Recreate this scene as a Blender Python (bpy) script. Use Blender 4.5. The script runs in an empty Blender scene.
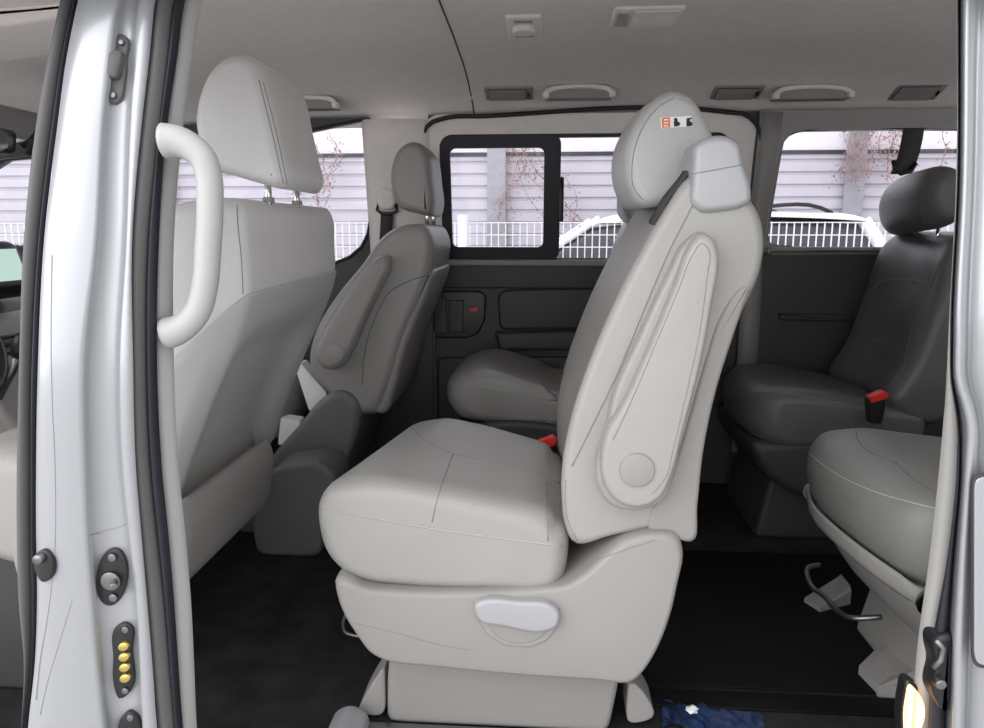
import bpy, bmesh, math, random
from mathutils import Vector, Matrix
from mathutils.bvhtree import BVHTree
random.seed(7)
S = bpy.context.scene
COL = S.collection
# ------------------------------------------------------------------ camera
F = 720.0; YAW = math.radians(4); PIT = math.radians(10.5); C = Vector((0, -.9, .85))
cp, sp, cy, sy = math.cos(PIT), math.sin(PIT), math.cos(YAW), math.sin(YAW)
FW = Vector((-sy*cp, cy*cp, -sp)); RT = Vector((cy, sy, 0)); UP = Vector((-sy*sp, cy*sp, cp))
cd = bpy.data.cameras.new('camera'); cam = bpy.data.objects.new('camera', cd); COL.objects.link(cam)
cd.sensor_fit = 'HORIZONTAL'; cd.sensor_width = 36; cd.lens = F/984*36; cd.clip_start = .02
cam.matrix_world = Matrix(((RT.x, UP.x, -FW.x, C.x), (RT.y, UP.y, -FW.y, C.y), (RT.z, UP.z, -FW.z, C.z), (0, 0, 0, 1)))
S.camera = cam
def ray(px, py): return FW + RT*((px-492)/F) + UP*((364-py)/F)
def W(px, py, Y):            # photo measurement -> point on the plane y = Y
    d = ray(px, py); return C + d*((Y-C.y)/d.y)
def Wz(px, py, z):
    d = ray(px, py); return C + d*((z-C.z)/d.z)
# ------------------------------------------------------------------ materials
def mat(name, col, rough=.5, metal=0, bump=0, scale=200, var=0, vscale=6, kind='noise', sheen=0, coat=0, emit=None, spec=.5):
    m = bpy.data.materials.new(name); m.use_nodes = True; nt = m.node_tree; b = nt.nodes['Principled BSDF']
    c4 = (*col, 1)
    b.inputs['Base Color'].default_value = c4; b.inputs['Roughness'].default_value = rough; b.inputs['Metallic'].default_value = metal
    b.inputs['Specular IOR Level'].default_value = spec
    if coat: b.inputs['Coat Weight'].default_value = coat; b.inputs['Coat Roughness'].default_value = .08
    if emit: b.inputs['Emission Color'].default_value = (*emit[0], 1); b.inputs['Emission Strength'].default_value = emit[1]
    tc = nt.nodes.new('ShaderNodeTexCoord')
    if bump:
        if kind == 'leather':
            t = nt.nodes.new('ShaderNodeTexVoronoi'); t.inputs['Scale'].default_value = scale; out = t.outputs['Distance']
        else:
            t = nt.nodes.new('ShaderNodeTexNoise'); t.inputs['Scale'].default_value = scale; t.inputs['Detail'].default_value = 4; out = t.outputs['Fac']
        nt.links.new(tc.outputs['Object'], t.inputs['Vector'])
        bp = nt.nodes.new('ShaderNodeBump'); bp.inputs['Strength'].default_value = bump; bp.inputs['Distance'].default_value = .002
        nt.links.new(out, bp.inputs['Height']); nt.links.new(bp.outputs['Normal'], b.inputs['Normal'])
    if var:
        n = nt.nodes.new('ShaderNodeTexNoise'); n.inputs['Scale'].default_value = vscale; n.inputs['Detail'].default_value = 5
        nt.links.new(tc.outputs['Object'], n.inputs['Vector'])
        mr = nt.nodes.new('ShaderNodeMapRange'); mr.inputs[1].default_value = .3; mr.inputs[2].default_value = .7
        mr.inputs[3].default_value = 1-var; mr.inputs[4].default_value = 1+var
        nt.links.new(n.outputs['Fac'], mr.inputs[0])
        mx = nt.nodes.new('ShaderNodeVectorMath'); mx.operation = 'SCALE'; mx.inputs[0].default_value = col
        nt.links.new(mr.outputs[0], mx.inputs['Scale']); nt.links.new(mx.outputs[0], b.inputs['Base Color'])
    return m
M = dict(
    leather=mat('grey_leather', (.335, .325, .305), .42, bump=.25, scale=420, kind='leather', var=.03),
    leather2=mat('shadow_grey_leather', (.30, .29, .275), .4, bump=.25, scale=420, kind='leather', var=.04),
    leather3=mat('deep_shade_grey_leather', (.12, .118, .117), .36, bump=.25, scale=420, kind='leather', var=.05),  # same grey leather, the rear corner's shade put into its colour
    leather5=mat('dimmed_grey_leather', (.205, .203, .19), .42, bump=.25, scale=420, kind='leather', var=.03),  # same grey leather dimmed to stand for weaker light on the third row
    leatherh=mat('brightened_headrest_leather', (.46, .455, .445), .42, bump=.25, scale=420, kind='leather', var=.03),  # same grey leather with extra light painted in for the doorway headrest
    leather4=mat('brightened_grey_leather', (.70, .69, .68), .42, bump=.25, scale=420, kind='leather', var=.03),  # same grey leather, lightened in colour so the driver seat looks better lit
    seam=mat('stitching', (.24, .235, .22), .7),
    seamd=mat('dark_stitching', (.16, .155, .15), .7),
    pale=mat('pale_thread', (.40, .39, .37), .6),
    plastic=mat('light_grey_plastic', (.285, .272, .258), .48, bump=.08, scale=600),
    plastic2=mat('mid_grey_plastic', (.30, .29, .275), .5, bump=.1, scale=600),
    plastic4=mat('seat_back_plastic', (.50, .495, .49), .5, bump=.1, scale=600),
    plasticl=mat('pale_grey_plastic', (.44, .435, .43), .45, bump=.08, scale=600),
    plastic2b=mat('charcoal_grey_plastic', (.15, .145, .14), .5, bump=.1, scale=600),
    plastic3=mat('dark_grey_plastic', (.045, .044, .043), .5, bump=.1, scale=600),
    silverplastic=mat('silver_plastic', (.37, .37, .38), .4, .1),
    black=mat('black_plastic', (.012, .012, .013), .4),
    rubber=mat('grey_rubber', (.10, .098, .098), .6, bump=.1, scale=500),
    rubberd=mat('black_rubber', (.012, .012, .02), .5),
    headliner=mat('headliner_cloth', (.86, .81, .775), .95, bump=.3, scale=700, var=.03, vscale=30),
    carpet=mat('black_carpet', (.027, .027, .028), .95, spec=.1, bump=.8, scale=900, var=.35, vscale=12),
    mat=mat('rubber_floor', (.005, .005, .0055), .6, spec=.15, bump=.2, scale=80, var=.2, vscale=9),
    body=mat('silver_white_paint', (.37, .378, .395), .3, .35, coat=.6),
    chrome=mat('chrome', (.75, .75, .76), .12, 1),
    steel=mat('dark_steel', (.22, .22, .22), .35, .9),
    brass=mat('brass', (.65, .5, .16), .35, .9),
    webbing=mat('belt_webbing', (.05, .05, .05), .85, bump=.4, scale=900),
    red=mat('red_button', (.75, .03, .02), .4),
    orange=mat('orange_ink', (.8, .16, .05), .6), white=mat('white_card', (.82, .82, .8), .6), ink=mat('black_ink', (.01, .01, .01), .6),
    paper=mat('white_paper', (.8, .8, .79), .7, var=.04),
    blue=mat('blue_film', (.012, .03, .085), .35, var=.5, vscale=40),
    lens=mat('lamp_lens', (.72, .68, .62), .35, bump=.4, scale=150),
    screen=mat('screen_glass', (.30, .42, .38), .15, emit=((.5, .7, .62), .5)),
    barrier=mat('barrier_panel', (.55, .53, .57), .55, var=.06, vscale=2),
    barrier2=mat('barrier_upper_panel', (.78, .74, .78), .5, var=.05, vscale=2),
    post=mat('galvanised_post', (.34, .34, .36), .5, .3, var=.1, vscale=8),
    dark=mat('dark_joint', (.04, .04, .045), .7),
    mesh=mat('white_fence_paint', (.85, .85, .85), .5),
    ivy=mat('dry_ivy', (.32, .20, .18), .9, var=.4, vscale=15),
    carpaint=mat('white_car_paint', (.8, .8, .8), .25, coat=.6),
    carglass=mat('car_glass', (.05, .055, .06), .08),
    ground=mat('pale_asphalt', (.46, .45, .44), .9, bump=.5, scale=120, var=.12, vscale=5),
    lamp=mat('amber_lamp', (.9, .6, .35), .4, emit=((1, .55, .25), 1.3)),
)
def glass():
    m = bpy.data.materials.new('window_glass'); m.use_nodes = True; nt = m.node_tree; nt.nodes.clear()
    o = nt.nodes.new('ShaderNodeOutputMaterial'); mx = nt.nodes.new('ShaderNodeMixShader'); t = nt.nodes.new('ShaderNodeBsdfTransparent')
    g = nt.nodes.new('ShaderNodeBsdfGlossy'); f = nt.nodes.new('ShaderNodeFresnel'); f.inputs['IOR'].default_value = 1.45
    t.inputs['Color'].default_value = (.93, .92, .95, 1); g.inputs['Roughness'].default_value = .02
    nt.links.new(f.outputs[0], mx.inputs[0]); nt.links.new(t.outputs[0], mx.inputs[1]); nt.links.new(g.outputs[0], mx.inputs[2]); nt.links.new(mx.outputs[0], o.inputs[0])
    return m
M['glass'] = glass()
# ------------------------------------------------------------------ object helpers
TREES = {}
def tag(o, label=None, cat=None, group=None, kind=None):
    if label: o['label'] = label
    if cat: o['category'] = cat
    if group: o['group'] = group
    if kind: o['kind'] = kind
    return o
def thing(name, label, cat, loc, group=None):
    o = bpy.data.objects.new(name, None); COL.objects.link(o); o.location = loc; o.empty_display_size = .1
    return tag(o, label, cat, group)
def wloc(o):
    v = Vector((0, 0, 0))
    while o is not None: v += o.location; o = o.parent
    return v
def obj(name, bm, m, parent=None, smooth=True, **kw):
    bmesh.ops.recalc_face_normals(bm, faces=bm.faces)
    TREES_b = BVHTree.FromBMesh(bm)
    if parent is not None: bmesh.ops.translate(bm, verts=bm.verts, vec=-wloc(parent))
    me = bpy.data.meshes.new(name); bm.to_mesh(me); bm.free()
    if smooth:
        for p in me.polygons: p.use_smooth = True
    for mm in (m if isinstance(m, (list, tuple)) else [m]): me.materials.append(M[mm] if isinstance(mm, str) else mm)
    o = bpy.data.objects.new(name, me); COL.objects.link(o)
    if parent is not None: o.parent = parent
    TREES[o.name] = TREES_b
    tag(o, **kw); return o
def spline(pts, n, closed=True, sub=10):
    P = [Vector(p) for p in pts]; k = len(P); out = []
    for i in range(k if closed else k-1):
        if closed: a, b, c, d = P[i-1], P[i], P[(i+1) % k], P[(i+2) % k]
        else: a, b, c, d = P[max(i-1, 0)], P[i], P[i+1], P[min(i+2, k-1)]
        L = max((c-b).length, 1e-6)
        def tang(u, v, w):
            e, f = (v-u).length, (w-v).length
            if e < 1e-6 or f < 1e-6: return (w-v if e < 1e-6 else v-u)*0
            return ((v-u)/e*f + (w-v)/f*e)/(e+f)*L
        t1, t2 = tang(a, b, c), tang(b, c, d)
        for s in range(sub):
            t = s/sub; out.append(b*(2*t**3-3*t*t+1)+t1*(t**3-2*t*t+t)+c*(-2*t**3+3*t*t)+t2*(t**3-t*t))
    if closed: out.append(out[0].copy())
    else: out.append(P[-1].copy())
    ln = [0]
    for i in range(1, len(out)): ln.append(ln[-1]+(out[i]-out[i-1]).length)
    res = []; j = 0
    m = n if closed else n-1
    for i in range(n):
        s = ln[-1]*i/m
        while j < len(ln)-2 and ln[j+1] < s: j += 1
        f = (s-ln[j])/max(ln[j+1]-ln[j], 1e-9); res.append(out[j].lerp(out[j+1], min(f, 1)))
    return res
def rpoly(pts, r, n):
    """straight-sided outline with small rounded corners, resampled to n points"""
    P = [Vector(p) for p in pts]; out = []; k = len(P)
    for i in range(k):
        a, b, c = P[i-1], P[i], P[(i+1) % k]; ra = min(r, (a-b).length*.45); rc = min(r, (c-b).length*.45)
        p, q = b+(a-b).normalized()*ra, b+(c-b).normalized()*rc
        for j in range(6):
            t = j/5; out.append(p*(1-t)**2+b*2*t*(1-t)+q*t*t)
    out = [p for i, p in enumerate(out) if (p-out[i-1]).length > 1e-6]
    out.append(out[0].copy()); ln = [0]
    for i in range(1, len(out)): ln.append(ln[-1]+(out[i]-out[i-1]).length)
    # keep every corner sample, add points along the long sides
    res = []; step = ln[-1]/n
    for i in range(1, len(out)):
        m = max(1, int((ln[i]-ln[i-1])/step))
        for j in range(m): res.append(out[i-1].lerp(out[i], j/m))
    return res
def px2xz(pts, Y): return [(W(a, b, Y).x, W(a, b, Y).z) for a, b in pts]
def slab_bm(xz, y0, y1, r, deform=None, n=80, mid=7, arc=6, bm=None, lin=None):
    """closed side outline swept across y, both ends rounded by r=(inset, depth)"""
    if not isinstance(r, tuple): r = (r, r)
    P = rpoly([(a, 0, b) for a, b in xz], lin, n) if lin is not None else spline([(a, 0, b) for a, b in xz], n)
    n = len(P)
    area = sum(P[i-1].x*P[i].z-P[i].x*P[i-1].z for i in range(n))
    sg = 1 if area > 0 else -1; cache = {0: P}; cur = P; done = 0.0
    want = sorted({round(r[0]*(1-math.sin(math.pi/2*k/arc)), 7) for k in range(arc+1)})
    for w in want:
        while done < w-1e-9:
            st = min(.0025, w-done); done += st; nx = []
            for i in range(n):
                t = cur[(i+1) % n]-cur[i-1]; v = Vector((-t.z, 0, t.x))*sg
                v = v.normalized() if v.length > 1e-9 else v
                nx.append(cur[i]+v*st)
            cur = [nx[i]*.6+(nx[i-1]+nx[(i+1) % n])*.2 for i in range(n)]
        cache[w] = cur
    rows = []
    for k in range(arc+1):
        a = math.pi/2*k/arc; rows.append((round(r[0]*(1-math.sin(a)), 7), y0+r[1]*(1-math.cos(a))))
    for k in range(1, mid): rows.append((0, y0+r[1]+(y1-y0-2*r[1])*k/mid))
    for k in range(arc, -1, -1):
        a = math.pi/2*k/arc; rows.append((round(r[0]*(1-math.sin(a)), 7), y1-r[1]*(1-math.cos(a))))
    bm = bm or bmesh.new(); R = []
    for ins, y in rows:
        ring = []
        for p in cache[ins]:
            v = Vector((p.x, y, p.z))
            if deform: v = deform(v, (y-y0)/(y1-y0))
            ring.append(bm.verts.new(v))
        R.append(ring)
    for A, B in zip(R, R[1:]):
        for i in range(n): bm.faces.new((A[i-1], A[i], B[i], B[i-1]))
    bm.faces.new(R[0]); bm.faces.new(R[-1][::-1])
    return bm
def slab(name, pts, Y, y0, y1, r, m, parent=None, deform=None, n=80, **kw):
    xz = pts if Y is None else px2xz(pts, Y)
    return obj(name, slab_bm(xz, y0, y1, r, deform, n), m, parent, **kw)
def tube_bm(pts, r, n=10, bm=None, mi=0, caps=True):
    bm = bm or bmesh.new(); P = [Vector(p) for p in pts]; rings = []; prev = None
    for i, p in enumerate(P):
        t = (P[min(i+1, len(P)-1)]-P[max(i-1, 0)]).normalized()
        if prev is None: u = t.orthogonal().normalized()
        else:
            u = prev-t*prev.dot(t); u = u.normalized() if u.length > 1e-5 else t.orthogonal().normalized()
        prev = u; v = t.cross(u)
        rr = r[i] if isinstance(r, (list, tuple)) else r
        rings.append([bm.verts.new(p+(u*math.cos(a)+v*math.sin(a))*rr) for a in [2*math.pi*k/n for k in range(n)]])
    fs = []
    for A, B in zip(rings, rings[1:]):
        for i in range(n): fs.append(bm.faces.new((A[i-1], A[i], B[i], B[i-1])))
    if caps: fs.append(bm.faces.new(rings[0][::-1])); fs.append(bm.faces.new(rings[-1]))
    for f in fs: f.material_index = mi
    return bm
def box_bm(x0, x1, y0, y1, z0, z1, bev=0, seg=2, bm=None):
    b = bmesh.new(); bmesh.ops.create_cube(b, size=1)
    for v in b.verts: v.co = Vector(((x0+x1)/2+v.co.x*(x1-x0), (y0+y1)/2+v.co.y*(y1-y0), (z0+z1)/2+v.co.z*(z1-z0)))
    if bev: bmesh.ops.bevel(b, geom=b.edges[:], offset=bev, segments=seg, affect='EDGES', profile=.5)
    if bm is None: return b
    merge(bm, b); return bm
def merge(bm, b):
    mp = {v: bm.verts.new(v.co) for v in b.verts}
    for f in b.faces:
        g = bm.faces.new([mp[v] for v in f.verts]); g.material_index = f.material_index
    b.free()
def cyl_bm(c, axis, r, h, n=24, bm=None, r2=None):
    c = Vector(c); a = Vector(axis).normalized()
    r2 = r if r2 is None else r2; e = min(h*.25, r*.2)
    return tube_bm([c, c+a*(h-e), c+a*(h-e*.3), c+a*h], [r, r2, r2-e*.3, r2-e], n, bm)
def hit(o, px, py, off=0.0):
    t = TREES[o.name]; d = ray(px, py).normalized(); loc, nor, i, dist = t.ray_cast(C, d)
    if loc is None: return None, None
    if nor.dot(d) > 0: nor = -nor
    return loc+nor*off, nor
def seam(o, pts, m='seam', r=.0013, closed=False):
    """sewn line: a thin thread lying on the skin of a part, added to that part's own mesh"""
    me = o.data; names = [x.name for x in me.materials]
    if M[m].name not in names: me.materials.append(M[m]); names.append(M[m].name)
    mi = names.index(M[m].name)
    L = sum((Vector(a)-Vector(b)).length for a, b in zip(pts, pts[1:]))
    s2 = spline([(a, b, 0) for a, b in pts], max(6, int(L/4)), closed)
    runs = [[]]
    for q in s2:
        l, n = hit(o, q.x, q.y, r*.1)
        if l is None or (runs[-1] and (l-runs[-1][-1]).length > .05):
            runs.append([]); 
        if l is not None: runs[-1].append(l)
    bm = bmesh.new(); bm.from_mesh(me); off = wloc(o)
    for run in runs:
        if len(run) > 2: tube_bm([p-off for p in run], r, 6, bm, mi)
    bm.to_mesh(me); bm.free()
    for p in me.polygons: p.use_smooth = True
def patch_bm(o, pts, off, bm=None, mi=0):
    bm = bm or bmesh.new(); vs = []
    for a, b in pts:
        l, n = hit(o, a, b, off)
        if l is None: return bm
        vs.append(bm.verts.new(l))
    f = bm.faces.new(vs); f.material_index = mi; return bm
def loft_bm(rows, closed=False, caps=False, bm=None):
    bm = bm or bmesh.new(); R = [[bm.verts.new(p) for p in r] for r in rows]
    for A, B in zip(R, R[1:]):
        for i in range(0 if closed else 1, len(A)): bm.faces.new((A[i-1], A[i], B[i], B[i-1]))
    if caps: bm.faces.new(R[0]); bm.faces.new(R[-1][::-1])
    return bm
def rrect(x0, x1, z0, z1, r, k=6):
    out = []
    for cx, cz, a0 in ((x1-r, z1-r, 0), (x0+r, z1-r, 90), (x0+r, z0+r, 180), (x1-r, z0+r, 270)):
        for i in range(k+1):
            a = math.radians(a0+90*i/k); out.append((cx+r*math.cos(a), cz+r*math.sin(a)))
    return out
def ray_poly(c, a, poly):
    dx, dz = math.cos(a), math.sin(a); best = 0
    for i in range(len(poly)):
        (x1, z1), (x2, z2) = poly[i-1], poly[i]
        ex, ez = x2-x1, z2-z1; den = dx*ez-dz*ex
        if abs(den) < 1e-12: continue
        t = ((x1-c[0])*ez-(z1-c[1])*ex)/den; u = ((x1-c[0])*dz-(z1-c[1])*dx)/den
        if -1e-6 <= u <= 1+1e-6 and t > best: best = t
    return (c[0]+dx*best, c[1]+dz*best)
def lean(y, z, s=1): return y-s*.17*max(0, z-.75)
def frame_bm(outer, inner, y0, y1, bm=None, tilt=True):
    """plate with an opening (both outlines in x,z), y0..y1 thick, leaning in above the belt line like a van's side"""
    bm = bm or bmesh.new()
    c = (sum(p[0] for p in inner)/len(inner), sum(p[1] for p in inner)/len(inner))
    A = sorted(set([round(2*math.pi*i/96-math.pi, 5) for i in range(96)]+[round(math.atan2(p[1]-c[1], p[0]-c[0]), 5) for p in list(outer)+list(inner)]))
    rows = []
    for y, poly in ((y0, inner), (y0, outer), (y1, outer), (y1, inner)):
        r = []
        for a in A:
            q = ray_poly(c, a, poly); r.append((q[0], lean(y, q[1]) if tilt else y, q[1]))
        rows.append(r)
    R = [[bm.verts.new(p) for p in r] for r in rows]; n = len(A)
    for j in range(4):
        P, Q = R[j], R[(j+1) % 4]
        for i in range(n): bm.faces.new((P[i-1], P[i], Q[i], Q[i-1]))
    return bm
def plate_bm(poly, y0, y1, bm=None, tilt=True):
    bm = bm or bmesh.new()
    a = [bm.verts.new((x, lean(y0, z) if tilt else y0, z)) for x, z in poly]; b = [bm.verts.new((x, lean(y1, z) if tilt else y1, z)) for x, z in poly]
    bm.faces.new(a); bm.faces.new(b[::-1])
    for i in range(len(a)): bm.faces.new((a[i-1], a[i], b[i], b[i-1]))
    return bm
FZ = -.08
# ================================================================== SETTING: van interior
floor = obj('floor', box_bm(-2.4, 2.25, .10, 1.74, FZ-.05, FZ), 'carpet', smooth=False, kind='structure', label='black carpeted van floor')
obj('floor_strip', box_bm(.2, .75, .40, .455, FZ, FZ+.006, .002), 'mat', None, kind='structure', label='thin dark rubber edging strip on the floor by the door')
obj('floor_mat', box_bm(.17, .95, .47, 1.12, FZ, FZ+.005, .002), 'mat', None, kind='structure', label='dark rubber flooring between second and third rows')
def cz(y):
    K = [(.06, 1.185), (.12, 1.24), (.22, 1.285), (.45, 1.325), (.9, 1.345), (1.3, 1.333), (1.5, 1.31), (1.6, 1.285), (1.66, 1.25), (1.70, 1.205)]
    for (a, b), (c, d) in zip(K, K[1:]):
        if y <= c: return b+(d-b)*(y-a)/(c-a)
    return K[-1][1]
def ceil_pt(x, y, off=0):
    z = cz(y)
    if x < -.55: z -= .045*(x+.55)**2
    return Vector((x, y, z+off))
ys = [.06+(1.70-.06)*i/40 for i in range(41)]
def ceil_bm(x0, x1, nx, th=.03, drop=0):
    rows = []
    for i in range(nx+1):
        x = x0+(x1-x0)*i/nx
        rows.append([ceil_pt(x, y, -drop) for y in ys]+[ceil_pt(x, y, th) for y in ys[::-1]])
    return loft_bm(rows, True, True)
obj('ceiling', ceil_bm(-1.9, 2.25, 44), 'headliner', kind='structure', label='warm grey headliner of the van')
# headliner joint that curves across the roof
bm = bmesh.new(); pts = []
for (a, b) in [(430, -25), (438, -3), (446, 17), (453, 35), (459, 52), (465, 70), (469, 86), (472, 100), (474, 113), (475, 122)]:
    best = None
    for i in range(3200):
        t = .5+i*.001; p = C+ray(a, b)*t
        if .06 < p.y < 1.7 and p.z >= ceil_pt(p.x, p.y).z: best = ceil_pt(p.x, p.y, -.0005); break
    if best: pts.append(best)
P = [Vector((p.x, p.y, ceil_pt(p.x, p.y).z)) for p in spline(pts, 90, False)]; tube_bm(P, .0024, 6, bm)
obj('trim_1', bm, 'dark', kind='structure', label='dark curved joint line in the headliner')
# walls beyond the view that close the cabin
obj('wall_back', box_bm(2.22, 2.28, .08, 1.74, FZ-.05, .75), 'plastic3', None, False, kind='structure')
# ---- right side (far side)
Y1 = 1.72
wx = lambda px, py: (W(px, py, Y1).x, W(px, py, Y1).z)
# front passenger door
win1 = [(-2.55, .80), (-1.2, .775), wx(335, 263), wx(350, 257), wx(362, 247), wx(369, 234), wx(373, 215), wx(376, 150), wx(375.5, 132), wx(372, 125.5), wx(366, 123.5), (-.9, 1.172), (-1.3, 1.16), (-1.95, 1.10)]
out1 = [(-2.75, FZ-.02), (-.60, FZ-.02), (-.60, 1.23), (-.9, 1.228), (-1.3, 1.21), (-2.0, 1.15), (-2.75, .80)]
d1 = obj('door_1', frame_bm(out1, win1, Y1, Y1+.05), 'plastic3', smooth=False, kind='structure', label='front passenger door with dark trim')
w1 = obj('window_1', plate_bm(win1, Y1+.02, Y1+.024), 'glass', smooth=False, kind='structure', label='front passenger door window')
obj('window_gasket', tube_bm([(x, lean(Y1-.002, z), z) for x, z in win1+[win1[0]]], .006, 6), 'rubberd', w1)
# pillar trim between the front and sliding door
pil = [(-.62, FZ-.02), (-.40, FZ-.02), (-.40, 1.23), (-.62, 1.23)]
xx = lambda a, b: W(a, b, Y1).x
bm = loft_bm([[(-.625, lean(Y1-.005, z), z), (-.60, lean(Y1-.03, z), z), (-.55, lean(Y1-.04, z), z), (-.42, lean(Y1-.035, z), z), (-.395, lean(Y1-.01, z), z), (-.385, lean(Y1+.02, z), z), (-.625, lean(Y1+.02, z), z)] for z in (.70, .75, .9, 1.05, 1.15, 1.22)], True, True)
t2 = obj('trim_2', bm, 'headliner', kind='structure', label='grey door pillar trim behind front passenger seat')
obj('lower_cover', box_bm(-.622, -.392, Y1-.035, Y1+.02, FZ, .70, .01), 'plastic3', t2)
# sliding door
x0, x1 = W(440, 255, Y1).x, W(728, 250, Y1).x
win2 = rrect(x0+.012, x1-.03, W(500, 262, Y1).z, W(500, 137, Y1).z, .045)
out2 = [(-.395, FZ-.02), (.72, FZ-.02), (.72, 1.235), (-.395, 1.235)]
d2 = obj('door_2', frame_bm(out2, win2, Y1, Y1+.05), 'plastic3', smooth=False, kind='structure', label='far sliding door with dark grey lower trim')
zb = .745
# upper grey surround and its black weather strip
sur = rrect(-.415, .70, zb, 1.236, .06)
obj('window_surround', frame_bm(sur, win2, Y1-.006, Y1), 'headliner', d2, smooth=False)
zt = 1.228
strip = [(-.425, .98), (-.425, 1.12), (-.415, 1.17), (-.39, 1.205), (-.34, zt-.006), (-.2, zt), (.6, zt+.004), (.66, zt-.005), (.70, 1.19), (.72, 1.13), (.725, .9)]
obj('weather_strip', tube_bm([(p.x, lean(Y1-.016, p.z), p.z) for p in spline([(a, 0, b) for a, b in strip], 60, False)], .0075, 8), 'rubberd', d2)
# door panel relief
obj('window_ledge', slab_bm([(-.39, .725), (.70, .725), (.70, .748), (-.39, .748)], Y1-.03, Y1, .006, n=60, lin=0.006), 'plastic2', d2)
obj('upper_panel', slab_bm(rrect(-.385, .70, W(500, 288, Y1).z, .728, .01, 2), Y1-.018, Y1+.01, .006, n=90, lin=0.01), 'plastic3', d2)
Yp = Y1-.02
pk = [(W(a, b, Yp).x, W(a, b, Yp).z) for a, b in [(497, 296), (505, 290), (620, 288), (700, 290), (700, 327), (500, 330)]]
obj('map_pocket', slab_bm(pk, Y1-.018, Y1+.01, .008, n=70, lin=0.02), 'plastic3', d2)
ar = [(W(a, b, Yp).x, W(a, b, Yp).z) for a, b in [(494, 332), (560, 330), (720, 330), (720, 349), (500, 350)]]
obj('armrest_ledge', slab_bm(ar, Y1-.045, Y1+.01, .014, n=70, lin=0.012), 'plastic3', d2)
lp = [(W(a, b, Yp).x, W(a, b, Yp).z) for a, b in [(437, 358), (700, 356), (700, 452), (437, 452)]]
obj('lower_panel', slab_bm(lp, Y1-.016, Y1+.01, .01, n=70, lin=0.02), 'plastic3', d2)
hb = [(W(a, b, Yp).x, W(a, b, Yp).z) for a, b in [(421, 293), (430, 291), (480, 291), (486, 296), (485, 320), (478, 334), (468, 338), (424, 338)]]
hc = obj('handle_bezel', slab_bm(hb, Y1-.022, Y1+.005, .006, n=60, lin=0.01), 'black', d2)
hl = [(W(a, b, Yp).x, W(a, b, Yp).z) for a, b in [(434, 298), (447, 297), (447, 333), (434, 333)]]
obj('inner_handle', slab_bm(hl, Y1-.034, Y1-.01, .005, n=40, lin=0.006), 'plastic3', hc)
hr_ = [(W(a, b, Yp).x, W(a, b, Yp).z) for a, b in [(449, 300), (464, 300), (463, 332), (449, 332)]]
obj('handle_recess', slab_bm(hr_, Y1-.028, Y1-.01, .004, n=40, lin=0.006), 'plastic3', hc)
rm = [(W(a, b, Yp).x, W(a, b, Yp).z) for a, b in [(470, 308), (478, 307), (478, 311), (470, 312)]]
tag(obj('lock_marker', slab_bm(rm, Y1-.026, Y1-.015, .001, n=24, lin=0.002), 'red', hc), 'small red lock marker')
obj('door_edge_strip', box_bm(-.40, -.392, Y1-.03, Y1-.02, .05, .66), 'plastic2', d2)
# window_2: fixed pane + sliding pane in black frame
w2 = obj('window_2', frame_bm(win2, [(a*1, b) for a, b in rrect(x0+.028, x1-.046, W(500, 258, Y1).z, W(500, 140, Y1).z, .04)], Y1+.012, Y1+.03), 'rubberd', smooth=False, kind='structure', label='sliding door window with black framed sliding pane')
zs0, zs1 = W(500, 247, Y1).z, W(500, 150, Y1).z
si = rrect(W(453, 250, Y1).x, W(543, 250, Y1).x, zs0, zs1, .02)
so = rrect(x0+.013, W(559, 250, Y1).x, W(500, 260, Y1).z, W(500, 138, Y1).z, .03)
sl = obj('sliding_pane_frame', frame_bm(so, si, Y1-.004, Y1+.014), 'rubberd', w2, smooth=False)
obj('sliding_pane', plate_bm(si, Y1+.004, Y1+.008), 'glass', sl, smooth=False)
lx = W(560, 200, Y1).x
obj('window_latch', box_bm(lx-.008, lx+.012, lean(Y1-.012, .93), lean(Y1+.006, .93), W(500, 222, Y1).z, W(500, 178, Y1).z, .004), 'black', sl)
obj('fixed_pane', plate_bm(rrect(W(552, 250, Y1).x, x1-.046, W(500, 258, Y1).z, W(500, 140, Y1).z, .03), Y1+.02, Y1+.024), 'glass', w2, smooth=False)
# rear quarter
win3 = [wx(764, 236), wx(767, 243), wx(785, 246.5), (1.3, .79), (1.62, .80), (1.66, .84), (1.66, 1.13), (1.62, 1.17), (1.2, 1.178), wx(800, 133), wx(784, 136), wx(774, 146), wx(769, 170)]
out3 = [(.70, FZ-.02), (2.25, FZ-.02), (2.25, 1.235), (.70, 1.235)]
wr = obj('wall_right', frame_bm(out3, win3, Y1-.012, Y1+.05), 'plastic3', smooth=False, kind='structure', label='rear quarter trim beside third row')
up3 = [(.705, .80), (.80, .765), (1.7, .775), (1.75, .82), (1.75, 1.236), (.705, 1.236)]
obj('window_surround', frame_bm(up3, win3, Y1-.02, Y1-.01), 'plastic2', wr, smooth=False)
obj('pillar_cover', loft_bm([[(a+.0, lean(Y1-.005, z), z), (a+.015, lean(Y1-.035, z), z), (.74, lean(Y1-.035, z), z), (b, lean(Y1-.01, z), z), (b, Y1+.02, z), (a, Y1+.02, z)] for z, a, b in [(.05, .70, .78), (.6, .70, .78), (.75, .69, .775), (.9, .70, .78), (1.1, .705, .79), (1.23, .70, .80)]], True, True), 'plastic2', wr)
sh = [(W(a, b, Yp).x, W(a, b, Yp).z) for a, b in [(765, 247), (960, 247), (960, 253), (765, 254)]]
obj('window_ledge', slab_bm(sh, Y1-.05, Y1, .01, n=50, lin=0.006), 'plastic2', wr)
sh = [(W(a, b, Yp).x, W(a, b, Yp).z) for a, b in [(778, 313), (860, 315), (860, 322), (780, 320)]]
obj('panel_rib', slab_bm(sh, Y1-.03, Y1, .006, n=40, lin=0.006), 'plastic3', wr)
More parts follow.
